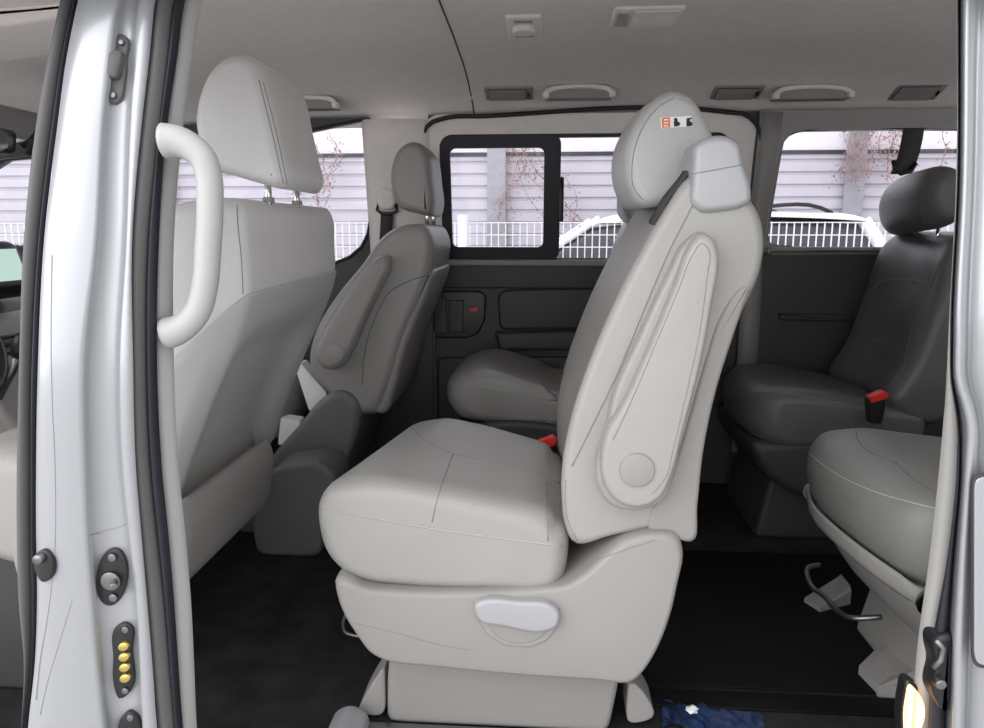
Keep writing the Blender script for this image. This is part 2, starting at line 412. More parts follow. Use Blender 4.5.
w3 = obj('window_3', plate_bm(win3, Y1+.02, Y1+.024), 'glass', smooth=False, kind='structure', label='rear quarter window beside third row')
obj('window_gasket', tube_bm([(p.x, lean(Y1-.012, p.z), p.z) for p in spline([(a, 0, b) for a, b in win3], 80)+[Vector((win3[0][0], 0, win3[0][1]))]], .004, 6), 'rubberd', w3)
# windscreen and front end
wsr = []
for z in (.60, .8, 1.0, 1.2):
    wsr.append([(-2.95+(z-.62)*1.75+.15*abs(y-.9)**2, y, z) for y in [.12+.04*i*2 for i in range(20)]])
obj('window_4', loft_bm(wsr), 'glass', kind='structure', label='windscreen')
# ================================================================== near side body
def ypil(z): return .0 + .26*max(0, z-.72)**1.35
ROWS = [(-70, (80, 92, 94, 130, 140, 146, 158, 168, 180, 201, 208, 232)), (0, (62, 75, 78, 112, 119, 124, 138, 155, 157, 177, 185, 203)), (60, (49, 63, 66, 104, 111, 116, 134, 149, 150, 170, 177, 192)), (120, (38, 54, 58, 99, 104, 108, 130, 142, 142, 163, 168, 184)),
        (240, (25, 40, 44, 92, 97, 102, 126, 132, 133, 150, 159, 174)), (360, (21, 33, 38, 78, 85, 88, 119, 133, 134, 148, 157, 174)), (470, (18, 32, 36, 79, 86, 89, 122, 136, 136, 152, 162, 179)),
        (530, (18, 32, 36, 82, 88, 92, 128, 141, 141, 158, 168, 185)), (600, (20, 33, 37, 87, 93, 97, 136, 147, 147, 166, 174, 191)), (660, (27, 33, 35, 92, 98, 101, 139, 152, 152, 171, 178, 194)), (728, (25, 27, 28, 99, 105, 108, 142, 157, 158, 177, 183, 197)), (800, (20, 22, 24, 106, 112, 116, 148, 166, 166, 186, 192, 204))]
def pcol(i, dy):
    out = []
    for py, cs in ROWS:
        y = ypil(W(cs[i], py, .02).z)+dy; out.append(W(cs[i], py, y))
    return spline(out, 60, False)
def zip_rows(cols, **k): return loft_bm([[c[i] for c in cols] for i in range(60)], **k)
def shift(c, v): return [p+Vector(v) for p in c]
ww = pcol(2, .004); 
cols = [pcol(2, .02), pcol(2, .006)]
mid1 = [a.lerp(b, .35) for a, b in zip(pcol(2, 0), pcol(3, 0))]
cols += [mid1, pcol(3, -.003), pcol(4, .0), pcol(5, .016), pcol(6, .018), shift(pcol(6, .006), (.003, 0, 0)), pcol(7, .008), shift(pcol(7, .03), (.001, 0, 0)), pcol(9, .05), shift(pcol(9, .05), (-.05, .06, 0)), pcol(2, .10)]
pf = obj('pillar', zip_rows(cols, closed=True, caps=True), 'body', kind='structure', label='silver white painted front pillar of the open side door')
# pressed line in the paint
seam(pf, [(52, 255), (51, 330), (52, 400), (55, 470), (54, 560), (47, 620), (40, 660), (36, 700)], 'post', .0007)
seam(pf, [(72, 600), (60, 640), (48, 680), (40, 715)], 'post', .0007)
seam(pf, [(88, 536), (105, 531), (126, 524)], 'post', .0009)
def strip(name, a, b, dy, bulge, m, extra=.03, parent=None):
    A, B = pcol(a, dy), pcol(b, dy); rows = []
    for p, q in zip(A, B):
        r = []
        for k in range(9):
            t = k/8; v = p.lerp(q, t); v.y -= bulge*math.sin(math.pi*t)**.7; r.append(v)
        r += [q+Vector((-.65*extra, extra, 0)), p+Vector((-.65*extra, extra, 0))]; rows.append(r)
    return obj(name, loft_bm(rows, True, True), m, parent)
strip('rubber_seal', 0, 1, .03, .012, 'rubber', parent=pf)
strip('seal_lip', 1, 2, .02, .006, 'rubberd', parent=pf)
strip('rubber_seal', 8, 9, .03, .016, 'rubber', parent=pf)
strip('seal_lip', 9, 10, .035, .012, 'rubberd', parent=pf)
A, B = pcol(10, .05), pcol(11, .07)
rows = []
for p, q in zip(A, B):
    rows.append([p, p.lerp(q, .5)+Vector((0, -.006, 0)), q+Vector((-.004, -.006, 0)), q, q+Vector((-.03, .04, 0)), q+Vector((-.06, .075, 0)), p+Vector((-.15, .075, 0)), p+Vector((-.15, .05, 0))])
obj('pillar_trim', loft_bm(rows, True, True), 'plasticl', pf)
# rear pillar of the door opening
RC = [(-70, (957, 957.5, 958, 959, 963, 971, 990, 1015)), (0, (957, 957.5, 958, 959, 963, 970, 982, 1010)), (180, (956, 957, 957.5, 958, 962, 968, 976, 1005)), (340, (948, 950, 951, 951.5, 955, 962, 970, 1005)), (385, (946, 951, 952, 952.5, 956, 963, 971, 1005)), (402, (945, 954, 955, 956, 961, 969, 977, 1006)), (425, (943, 957, 958, 959, 966, 975, 981, 1008)),
      (460, (940, 957, 959, 960, 965, 973, 981, 1008)), (560, (929, 947, 950, 953, 958, 966, 975, 1008)), (640, (918, 933, 942, 948, 953, 963, 971, 1005)), (728, (911, 928, 938, 945, 951, 961, 968, 1003)), (800, (904, 922, 932, 941, 947, 957, 964, 1002))]
def rcol(i, dy):
    out = []
    for py, cs in RC:
        y = ypil(W(cs[i], py, .02).z)+dy; out.append(W(cs[i], py, y))
    return spline(out, 70, False)
def zr(cols, **k): return loft_bm([[c[i] for c in cols] for i in range(70)], **k)
rb = obj('pillar', zr([rcol(3, .035), rcol(4, .010), [a.lerp(b, .4) for a, b in zip(rcol(4, -.006), rcol(5, -.006))], rcol(5, -.004), [a.lerp(b, .6) for a, b in zip(rcol(5, .016), rcol(6, .016))], rcol(6, .018), shift(rcol(6, .006), (.004, 0, 0)), rcol(7, .0), shift(rcol(7, .0), (.15, .0, 0)), shift(rcol(7, .08), (.15, 0, 0)), rcol(3, .08)], closed=True, caps=True), 'body', kind='structure', label='silver white painted rear pillar of the open side door')
obj('pillar_trim', zr([rcol(1, .035), rcol(0, .05), shift(rcol(0, .10), (.004, 0, 0)), shift(rcol(0, .12), (.12, 0, 0)), rcol(1, .08)], closed=True, caps=True), 'plastic2', rb)
obj('rubber_seal', zr([rcol(2, .02), rcol(1, .03), rcol(1, .05), rcol(3, .05), rcol(3, .03)], closed=True, caps=True), 'rubberd', rb)
# flush panel edge further back on the body
x2 = W(977, 570, 0).x
obj('body_panel', box_bm(.60, 2.25, -.012, .05, -.55, .70, .01), 'body', rb)
obj('flap_gap', slab_bm(px2xz([(972, 482), (976, 474), (1100, 469), (1112, 671), (976, 668), (972, 658)], -.012), -.0135, -.008, .001, lin=0.012), 'dark', rb)
obj('fuel_flap', slab_bm(px2xz([(974, 485), (978, 477), (1100, 472), (1110, 668), (978, 665), (974, 655)], -.014), -.0155, -.008, .001, lin=0.012), 'body', rb)
# roof rail and sill close the near side
obj('wall_left', loft_bm([[(x, .02, 1.16), (x, .10, 1.17), (x, .10, 1.26), (x, .02, 1.22)] for x in (-1.6, 0, 2.25)], True, True), 'body', smooth=False, kind='structure', label='roof rail above the open side door')
obj('trim_3', box_bm(-2.2, .62, .02, .12, -.30, FZ-.01, .01), 'body', None, kind='structure', label='door sill below the open side door')
# ---- fittings bolted to the front pillar
def on(o, px, py, off=0): return hit(o, px, py, off)[0]
def plate_on(o, pts, th, name, m, parent, n=40, r=.002):
    """rounded plate of thickness th lying on part o along the outline pts"""
    cxp = sum(p[0] for p in pts)/len(pts); cyp = sum(p[1] for p in pts)/len(pts)
    c, nn = hit(o, cxp, cyp)
    s2 = spline([(a, b, 0) for a, b in pts], n); base = []
    for q in s2:
        d = ray(q.x, q.y); t = (c-C).dot(nn)/d.dot(nn); base.append(C+d*t)
    bm = bmesh.new(); cc = sum(base, Vector())/n
    R = []
    for k, (f, h) in enumerate(((1, -.004), (1, th*.6), (.96, th*.9), (.88, th))):
        R.append([bm.verts.new(cc+(p-cc)*f+nn*h) for p in base])
    for A, B in zip(R, R[1:]):
        for i in range(n): bm.faces.new((A[i-1], A[i], B[i], B[i-1]))
    bm.faces.new(R[0]); bm.faces.new(R[-1][::-1])
    return obj(name, bm, m, parent), c, nn
def oval(cx, cy, rx, ry, n=14, tilt=0):
    return [(cx+rx*math.cos(a)*math.cos(tilt)-ry*math.sin(a)*math.sin(tilt), cy+rx*math.cos(a)*math.sin(tilt)+ry*math.sin(a)*math.cos(tilt)) for a in [2*math.pi*i/n for i in range(n)]]
G1 = 'fittings on the front door pillar'
t = thing('door_bracket', 'long grey bracket with two screws high on the front door pillar', 'bracket', on(pf, 118, 70), G1)
p, c, nn = plate_on(pf, [(116, 37), (122, 35), (128, 38), (128, 60), (126, 85), (122, 101), (117, 105), (110, 102), (108, 95), (111, 65)], .006, 'plate', 'rubber', t)
plate_on(pf, [(115, 57), (126, 55), (125, 72), (121, 82), (113, 80)], .016, 'bumper', 'rubber', t)
for a, b in ((122, 43), (114, 96)):
    q, n2 = hit(p, a, b); obj('screw', cyl_bm(q, n2, .004, .004, 12), 'steel', t)
t = thing('door_striker', 'black oval striker plate with a bolt on the front door pillar', 'striker', on(pf, 113, 577), G1)
p, c, nn = plate_on(pf, oval(113, 576, 15.5, 29, 18, .12), .005, 'plate', 'black', t)
q, n2 = hit(p, 112, 580); obj('boss', cyl_bm(q, n2, .014, .006, 20), 'steel', t)
obj('pin', cyl_bm(q+Vector((.004, 0, 0)), n2+Vector((.5, 0, 0)), .005, .022, 14), 'steel', t)
for a, b in ((113, 557), (114, 597)):
    q, n2 = hit(p, a, b); obj('screw', cyl_bm(q, n2, .006, .004, 12), 'steel', t)
t = thing('contact_plate', 'black contact block with four brass contacts on the front door pillar', 'contact block', on(pf, 125, 660), G1)
p, c, nn = plate_on(pf, [(117, 626), (126, 621), (132, 624), (133, 650), (134, 685), (130, 692), (120, 697), (117, 690), (115, 655)], .006, 'housing', 'black', t)
for k in range(4):
    plate_on(p, oval(125+k*.5, 645+k*10.5, 5.5, 4.2, 8, -.3), .006, 'contact', 'brass', t, 16)
q, n2 = hit(p, 126, 629); obj('screw', cyl_bm(q, n2, .005, .004, 12), 'steel', t)
q, n2 = hit(p, 126, 690); obj('screw', cyl_bm(q, n2, .005, .004, 12), 'steel', t)
t = thing('door_stop', 'black door stop at the foot of the front door pillar below the brass contacts', 'door stop', on(pf, 130, 718), G1)
p, c, nn = plate_on(pf, [(124, 714), (131, 709), (137, 712), (139, 740), (124, 742)], .008, 'plate', 'black', t)
q, n2 = hit(p, 131, 717); obj('screw', cyl_bm(q, n2, .005, .004, 12), 'steel', t)
t = thing('door_latch', 'small black latch on the left edge of the front door pillar', 'latch', on(pf, 44, 563), G1)
plate_on(pf, [(39, 552), (46, 548), (52, 552), (52, 578), (46, 581), (40, 574)], .006, 'plate', 'black', t)
plate_on(pf, oval(45, 556, 5, 5), .014, 'roller', 'steel', t, 16)
# fittings on the rear pillar
t = thing('door_latch', 'black latch and wiring low on the rear door pillar', 'latch', W(938, 655, .03))
obj('housing', slab_bm(px2xz([(931, 632), (944, 628), (947, 655), (945, 690), (938, 705), (928, 690), (930, 660)], .03), .012, .05, .008), 'black', t)
obj('hook', tube_bm([W(a, b, .008) for a, b in spline([(936, 640, 0), (944, 650, 0), (938, 662, 0), (932, 668, 0)], 12, False) and [(936, 640), (943, 648), (941, 660), (933, 668)]], .004, 8), 'steel', t)
obj('striker_pin', cyl_bm(W(937, 680, .012), (0, -1, 0), .007, .012, 14), 'steel', t)
t = thing('marker_lamp', 'small glowing amber lamp at the foot of the rear door pillar', 'lamp', W(914, 705, .04))
obj('lens', slab_bm(px2xz([(911, 686), (919, 694), (923, 708), (919, 726), (908, 745), (905, 725), (907, 700)], .04), .03, .05, .006), 'lamp', t)
obj('housing', slab_bm(px2xz([(909, 682), (922, 690), (927, 708), (922, 730), (908, 752), (902, 725), (904, 698)], .045), .046, .07, .004), 'black', t)
for a, b in ((953, 585),):
    pass
# ---- big grab handle on the front pillar
hp = [(165, 141), (176, 141), (189, 146), (202, 157), (209, 178), (210, 205), (208, 250), (205, 285), (197, 312), (184, 326), (175, 331), (167, 333)]
P = spline([W(a, b, .052) for i, (a, b) in enumerate(hp)], 60, False)
R = [.0170+.006*(abs(i/59-.5)*2)**5 for i in range(60)]
t = obj('grab_handle', tube_bm(P, R, 20), 'plasticl', None)
tag(t, 'large pale grey grab handle bowed out from the front door pillar', 'grab handle')
# ================================================================== SEATS
GS = 'grey leather seats in the van'
def strut(x, y, z0, z1, r=.006): return tube_bm([(x, y, z0), (x, y, z1)], r, 12)
# ------------------------------------------------ second row, near
A1 = thing('van_seat', 'pale grey leather seat in the middle of the doorway with upturned armrest and headrest sticker', 'seat', (-.05, .5, FZ), GS)
def dq(v, t):
    w = min(1, max(0, (-.02-v.x)/.3))
    v.x += .09*t*t*w
    up = max(0, min(1, (v.z-.28)/.1))
    v.z += up*.018*(abs(t-.5)*2)**2*(1 if v.x < .02 else 0) - up*.012
    return v
cu = [(-.398, .325), (-.398, .368), (-.377, .402), (-.32, .419), (-.2, .410), (-.08, .388), (.02, .362), (.045, .345), (.052, .29), (.04, .228), (-.1, .214), (-.25, .216), (-.32, .224), (-.367, .25), (-.39, .285)]
cush = obj('seat_cushion', slab_bm(cu, .27, .745, (.034, .05), dq, n=110, mid=10), 'leather', A1)
seam(cush, [(324, 506), (345, 512), (390, 521), (440, 530), (500, 538), (562, 546)], 'pale', .0016)
seam(cush, [(432, 522), (437, 500), (447, 470), (453, 454)], 'seam', .0012)
seam(cush, [(453, 454), (490, 462), (530, 474), (560, 483)], 'seam', .0012)
seam(cush, [(548, 541), (547, 515), (546, 482)], 'seam', .0012)
seam(cush, [(408, 424), (425, 440), (453, 454)], 'seam', .001)
# backrest
def db(v, t):
    f = 0
    for (xa, za) in ((.037, .44), (.11, .66), (.2, .87)): pass
    xf = .03+(v.z-.42)*.40
    if v.x < xf+.05: v.x += .024*math.sin(math.pi*max(0, min(1, t)))**1.5
    if v.z > .8 and t > .5: v.y -= (v.z-.8)*.25*(t-.5)*2
    return v
br = [(561, 475), (561, 500), (565, 530), (574, 546), (610, 538), (646, 531), (672, 524), (690, 500), (702, 440), (724, 360), (746, 308), (761, 275), (766, 245), (760, 212), (746, 192), (722, 175), (704, 170), (690, 176), (668, 205), (642, 250), (616, 300), (590, 360), (569, 425)]
back = slab('backrest', br, .28, .275, .735, (.016, .022), 'leather', A1, db, n=120)
shell = [(650, 508), (649, 531), (671, 537), (692, 541), (697, 505), (703, 450), (717, 385), (733, 335), (745, 300), (750, 284), (743, 284), (730, 297), (717, 319), (706, 352), (692, 400), (676, 455), (666, 484)]
obj('back_shell', slab_bm(px2xz(shell, .28), .271, .738, .008, None, 110), 'plastic', A1)
seam(back, [(572, 466), (590, 430), (618, 372), (648, 300), (672, 245), (690, 210), (700, 188)], 'seam', .0012)
seam(back, [(566, 480), (568, 520), (577, 540)], 'seam', .0009)
seam(back, [(640, 534), (600, 541), (578, 545)], 'seam', .0009)
# armrest hinge pad + armrest
pad = [(607, 425), (612, 400), (640, 335), (668, 275), (686, 242), (702, 232), (713, 240), (717, 262), (712, 300), (700, 360), (684, 425), (673, 475), (665, 498), (640, 509), (612, 505), (598, 486), (597, 455)]
ap = obj('armrest_pad', slab_bm(px2xz(pad, .25), .240, .285, (.007, .010), None, 100), 'leather', A1)
arm = [(605, 430), (620, 405), (648, 345), (674, 282), (688, 246), (700, 233), (712, 238), (717, 258), (711, 300), (699, 365), (682, 430), (671, 472), (660, 495), (640, 505), (617, 500), (603, 482), (600, 455)]
am = obj('armrest', slab_bm(px2xz(arm, .235), .214, .262, (.009, .014), None, 100), 'leather', A1)
seam(am, [(613, 440), (628, 408), (654, 348), (680, 286), (693, 254), (702, 243), (709, 250), (708, 270)], 'seam', .0008)
seam(am, [(708, 270), (700, 330), (686, 395), (674, 445), (664, 480), (652, 494)], 'seam', .0008)
q, n2 = hit(am, 637, 470)
obj('hinge_cap', cyl_bm(q-n2*.002, (0, -1, 0), .0275, .006, 36), 'plastic', A1)
# headrest
hr = [(626, 168), (628, 144), (640, 118), (656, 99), (674, 90), (693, 97), (706, 116), (715, 138), (713, 160), (700, 175), (676, 195), (656, 207), (641, 205), (632, 192)]
def dh(v, t):
    v.x -= .012*math.sin(math.pi*t); return v
head = obj('headrest', slab_bm(px2xz(hr, .41), .395, .655, (.020, .028), dh, 90), 'leatherh', A1)
seam(head, [(643, 200), (634, 188), (632, 168), (636, 144), (646, 122), (660, 106), (674, 98)], 'seam', .0009)
seam(head, [(674, 98), (691, 104), (703, 118), (711, 138)], 'pale', .0011)
st = patch_bm(head, [(660, 117.5), (691, 116), (692, 126.5), (661, 128.5)], .0012)
patch_bm(head, [(661.5, 118), (669.5, 117.5), (670, 127.5), (662, 128)], .0020, st, 1)
for ox in (0, 12.5):
    patch_bm(head, oval(675.5+ox, 119.9, 1.9, 1.9, 10), .0020, st, 2)
    patch_bm(head, [(673.5+ox, 121.5), (677+ox, 121), (680+ox, 123.5), (679+ox, 126), (673.8+ox, 126.8)], .0024, st, 2)
patch_bm(head, [(687, 119), (691, 117.5), (691, 119), (688, 121)], .0026, st, 2)
for yy in (119.5, 122.5, 125.5): patch_bm(head, [(663.5, yy), (668, yy-.3), (668.2, yy+1), (663.7, yy+1.3)], .0026, st, 0)
tag(obj('sticker', st, ['white', 'orange', 'ink'], head, False), 'small white sticker with orange square and two black pictograms')
for yy in (.46, .59): obj('headrest_post', tube_bm([W(690, 215, yy), W(676, 170, yy)], .006, 12), 'chrome', head)
# belt guide on the shoulder
bg = [(690, 158), (692, 146), (701, 140), (728, 139), (736, 145), (740, 162), (748, 192), (747, 203), (738, 208), (716, 212), (697, 212), (690, 206), (689, 180)]
g = obj('belt_guide', slab_bm(px2xz(bg, .29), .262, .36, (.012, .016), None, 90), 'silverplastic', A1)
seam(g, [(692, 174), (715, 170), (741, 165)], 'seam', .0009)
wb = [W(a, b, .30) for a, b in [(694, 160), (686, 174), (668, 197), (652, 224)]]
bm = loft_bm([[p+Vector((0, -.004, 0)), p+Vector((0, .042, .004)), p+Vector((.003, .042, 0)), p+Vector((.003, -.004, -.002))] for p in spline(wb, 20, False)], True, True)
obj('belt_webbing', bm, 'webbing', A1)
# base shield, handle, pedestal
shd = [(336, 578), (337, 598), (345, 618), (358, 638), (371, 655), (384, 661), (430, 667), (520, 676), (600, 681), (634, 683), (644, 672), (668, 625), (678, 585), (683, 548), (678, 536), (655, 532), (625, 540), (604, 556), (585, 574), (566, 585), (540, 588), (450, 592), (400, 591), (360, 586), (345, 578)]
sb = slab('base_shield', shd, .26, .255, .70, (.010, .014), 'plastic', A1, None, n=130)
seam(sb, [(349, 622), (400, 634), (440, 645), (470, 650)], 'seam', .0008)
seam(sb, [(575, 578), (600, 560), (630, 548), (655, 540)], 'seam', .0008)
rc = [(474, 600), (480, 597), (552, 602), (560, 607), (558, 626), (547, 640), (530, 647), (505, 645), (487, 634), (477, 618)]
h1 = obj('handle_recess', slab_bm(px2xz(rc, .254), .251, .275, .003, None, 70, lin=0.006), 'plastic2', A1)
rc2 = [(488, 622), (548, 626), (542, 636), (528, 642), (507, 641), (494, 633)]
obj('recess_dish', slab_bm(px2xz(rc2, .252), .249, .275, .002, None, 50), 'plastic', h1)
lv = [(476, 602), (483, 599), (520, 600), (552, 604), (558, 609), (556, 626), (549, 629), (500, 624), (480, 620)]
obj('recline_lever', slab_bm(px2xz(lv, .245), .236, .262, .007, None, 70), 'silverplastic', A1)
pd = [(.0, 0)]
ped = [(-.272, .12), (-.285, .02), (-.288, FZ), (.135, FZ), (.150, .02), (.155, .12)]
obj('pedestal', slab_bm(ped, .315, .66, .012, None, 70, lin=0.02), 'plastic', A1)
for pts, yy in (([(385, 664), (372, 682), (360, 704), (358, 712), (378, 716), (386, 710)], .33), ([(628, 682), (638, 684), (650, 700), (656, 716), (640, 722), (626, 722)], .33)):
    obj('foot_flange', slab_bm(px2xz(pts, yy),   .325, .40, .004, None, 50, lin=0.02), 'plastic', A1)
lpb = [W(a, b, .45) for a, b in [(352, 606), (343, 625), (345, 632), (352, 635), (372, 636)]]
P = spline(lpb, 20, False)
obj('adjuster_bar', tube_bm(P+[p+Vector((0, .2, 0)) for p in P[::-1]], .0035, 8), 'steel', A1)
bk = obj('buckle', slab_bm(px2xz([(536, 446), (540, 446), (553, 442), (558, 446), (556, 475), (545, 480), (536, 478)], .80), .785, .815, .005, None, 50, lin=.006), 'black', A1)
obj('buckle_button', slab_bm(px2xz([(536, 441), (553, 435), (557, 438), (555, 444), (539, 450), (536, 447)], .79), .778, .80, .002, None, 40, lin=.003), 'red', bk, label='red release button')
# ------------------------------------------------ second row, far
A2 = thing('van_seat', 'shaded grey leather seat beside the far sliding door behind the pale doorway seat', 'seat', (-.05, 1.45, FZ), GS)
def dc(front, amt):
    def f(v, t):
        w = min(1, max(0, (front+.36-v.x)/.3)); v.x += amt*(abs(t-.5)*2)**2.5*w; return v
    return f
fc = [(440, 405), (442, 388), (453, 377), (470, 372), (520, 384), (560, 396), (640, 408), (660, 415), (655, 436), (600, 432), (540, 428), (470, 424), (450, 420)]
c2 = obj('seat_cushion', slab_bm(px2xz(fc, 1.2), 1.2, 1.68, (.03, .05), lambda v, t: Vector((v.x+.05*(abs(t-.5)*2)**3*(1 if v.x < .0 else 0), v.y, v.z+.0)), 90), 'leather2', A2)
seam(c2, [(462, 380), (490, 388), (530, 395), (560, 400)], 'pale', .0014)
seam(c2, [(500, 380), (506, 368), (510, 356)], 'seamd', .001)
SH = .075
bx = [(.0, .36), (.03, .31), (.10, .30), (.19, .34), (.235, .5), (.30, .75), (.315, .87), (.29, .92), (.25, .93), (.21, .89), (.13, .66), (.05, .45)]
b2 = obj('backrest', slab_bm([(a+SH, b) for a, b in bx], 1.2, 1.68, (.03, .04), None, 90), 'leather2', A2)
hx = [(.175, 1.0), (.18, .95), (.205, .925), (.25, .93), (.275, .98), (.28, 1.05), (.25, 1.10), (.215, 1.10), (.185, 1.06)]
h2 = obj('headrest', slab_bm([(a+SH-.01, b-.05) for a, b in hx], 1.33, 1.58, (.025, .04), None, 70), 'leather2', A2)
for yy in (1.40, 1.51): obj('headrest_post', strut(.31, yy, .84, .91), 'chrome', h2)
obj('base_shield', slab_bm([(-.28, .20), (-.26, .12), (-.2, .05), (.12, .04), (.18, .12), (.2, .25), (.1, .27), (-.22, .255)], 1.19, 1.66, .02, None, 70), 'plastic3', A2)
obj('pedestal', slab_bm([(-.2, .08), (-.22, FZ), (.14, FZ), (.12, .08)], 1.26, 1.6, .012, None, 50, lin=0.02), 'plastic3', A2)
# ------------------------------------------------ third row, near
A3 = thing('van_seat', 'grey leather seat cut off by the rear door pillar, its footbar showing', 'seat', (.85, .5, FZ), GS)
def d3(v, t):
    w = min(1, max(0, (1.0-v.x)/.3)); v.x += w*(.05*max(0, t-.6)**2*6+.05*(1-t)**3); return v
tc = [(.575, .33), (.578, .37), (.60, .402), (.66, .416), (.8, .408), (1.0, .38), (1.1, .35), (1.1, .24), (.8, .235), (.68, .235), (.61, .25), (.583, .29)]
c3 = obj('seat_cushion', slab_bm(tc, .26, .76, (.05, .07), d3, 110), 'leather5', A3)
seam(c3, [(807, 452), (830, 470), (870, 490), (910, 502), (950, 512)], 'pale', .0013)
seam(c3, [(895, 462), (912, 478), (935, 492)], 'seamd', .001)
seam(c3, [(895, 462), (870, 452), (858, 440), (856, 430)], 'seamd', .001)
t3 = [(.585, .268), (.592, .225), (.64, .25), (.7, .24), (1.05, .24), (1.08, .12), (.9, .03), (.78, .04), (.69, .11), (.63, .19)]
s3 = obj('base_shield', slab_bm(t3, .25, .77, (.03, .05), d3, 110), 'plastic2', A3)
seam(s3, [(862, 545), (858, 560), (862, 585), (873, 600)], 'seam', .001)
obj('pedestal', slab_bm([(.79, .12), (.745, FZ), (1.0, FZ), (.98, .12)], .36, .72, .014, None, 60, lin=0.02), 'plastic', A3)
def flange(q, h):
    lo = [Wz(a, b, FZ) for a, b in q]; c = (lo[2]+lo[3])/2
    hi = [Vector((p.x*.75+c.x*.25, p.y*.75+c.y*.25, FZ+h*(.45 if i < 2 else 1))) for i, p in enumerate(lo)]
    bm = loft_bm([lo, [p+Vector((0, 0, h*.35)) for p in lo[:2]]+[p+Vector((0, 0, h*.8)) for p in lo[2:]], hi], True, True)
    return bm
obj('foot_flange', flange([(858, 676), (878, 697), (925, 706), (905, 640)], .07), 'plastic', A3, False)
obj('foot_flange', flange([(804, 604), (820, 614), (850, 606), (838, 590)], .05), 'plastic', A3, False)
ft = [W(820, 565, .775), W(807, 569, .765), W(808, 578, .75), W(826, 598, .66), W(842, 614, .575), W(852, 618, .54), W(882, 617, .52)]
obj('adjuster_bar', tube_bm(spline(ft, 40, False), .006, 8), 'steel', A3)
obj('backrest', slab_bm([(1.06, .38), (1.10, .32), (1.18, .32), (1.26, .40), (1.33, .7), (1.37, .9), (1.31, .93), (1.24, .86), (1.15, .6)], .26, .76, (.03, .05), None, 90), 'leather4', A3)
h3 = obj('headrest', slab_bm([(1.26, .98), (1.30, .94), (1.36, .96), (1.38, 1.06), (1.34, 1.12), (1.29, 1.10)], .38, .64, (.025, .05), None, 60), 'leather4', A3)
for yy in (.45, .57): obj('headrest_post', strut(1.335, yy, .90, .97), 'chrome', h3)
# ------------------------------------------------ third row, far
A4 = thing('van_seat', 'grey leather seat toned dark for shade in the far rear corner under the rear side window', 'seat', (.85, 1.45, FZ), GS)
def d4(v, t):
    w = min(1, max(0, (1.0-v.x)/.3)); v.x += w*.06*(abs(t-.45)*2)**3; return v
fq = [(.60, .33), (.605, .365), (.63, .392), (.70, .40), (.85, .385), (1.0, .36), (1.1, .35), (1.1, .24), (.8, .225), (.66, .225), (.61, .26)]
c4 = obj('seat_cushion', slab_bm(fq, 1.16, 1.645, (.04, .06), d4, 110), 'leather3', A4)
seam(c4, [(726, 380), (745, 390), (775, 392), (810, 397), (850, 405)], 'seam', .0014)
bq = [(1.0, .36), (1.05, .31), (1.15, .30), (1.22, .4), (1.32, .75), (1.36, .87), (1.345, .915), (1.31, .93), (1.27, .905), (1.18, .72), (1.08, .5)]
def d4b(v, t):
    if v.x < 1.03+(v.z-.36)*.28+.03: v.x += .035*math.sin(math.pi*t)**2
    if v.z > .7: v.y += (v.z-.7)*.35*(.5-t)*1.2
    return v
TQ = lambda L: [(a-.015-.22*max(0, b-.36), b-.145*max(0, b-.36)) for a, b in L]
b4 = obj('backrest', slab_bm(TQ(bq), 1.16, 1.645, (.04, .055), d4b, 110), 'leather3', A4)
seam(b4, [(872, 290), (880, 282), (900, 279), (920, 281), (930, 284)], 'seam', .0015)
seam(b4, [(866, 341), (880, 340), (895, 343), (902, 347)], 'seam', .0013)
seam(b4, [(940, 262), (925, 300), (910, 335), (903, 370)], 'seamd', .0013)
hq = [(1.24, 1.0), (1.245, .95), (1.27, .92), (1.32, .925), (1.36, .98), (1.375, 1.05), (1.36, 1.10), (1.32, 1.125), (1.28, 1.10), (1.25, 1.05)]
h4 = obj('headrest', slab_bm(TQ(hq), 1.25, 1.60, (.035, .09), lambda v, t: Vector((v.x-.02*math.sin(math.pi*t), v.y, v.z+.008+(.5-t)*.035)), 80), 'leather3', A4)
seam(h4, [(928, 175), (923, 195), (922, 215), (928, 230)], 'seamd', .0012)
for yy in (1.38, 1.50): obj('headrest_post', strut(1.18, yy, .79, .88), 'chrome', h4)
obj('base_shield', slab_bm([(.62, .235), (.64, .17), (.70, .11), (1.05, .10), (1.09, .24), (.7, .245)], 1.17, 1.635, .03, None, 80), 'plastic3', A4)
obj('pedestal', slab_bm([(.70, .13), (.66, FZ), (1.0, FZ), (1.0, .13)], 1.23, 1.6, .014, None, 60, lin=0.02), 'plastic3', A4)
bk = obj('buckle', slab_bm(px2xz([(870, 400), (886, 397), (888, 406), (884, 425), (872, 425)], 1.08), 1.09, 1.12, .004, None, 40, lin=.006), 'black', A4)
obj('buckle_button', slab_bm(px2xz([(869, 397), (884, 391), (888, 393), (887, 398), (871, 403)], 1.09), 1.085, 1.115, .002, None, 40, lin=.003), 'red', bk, label='red release button')
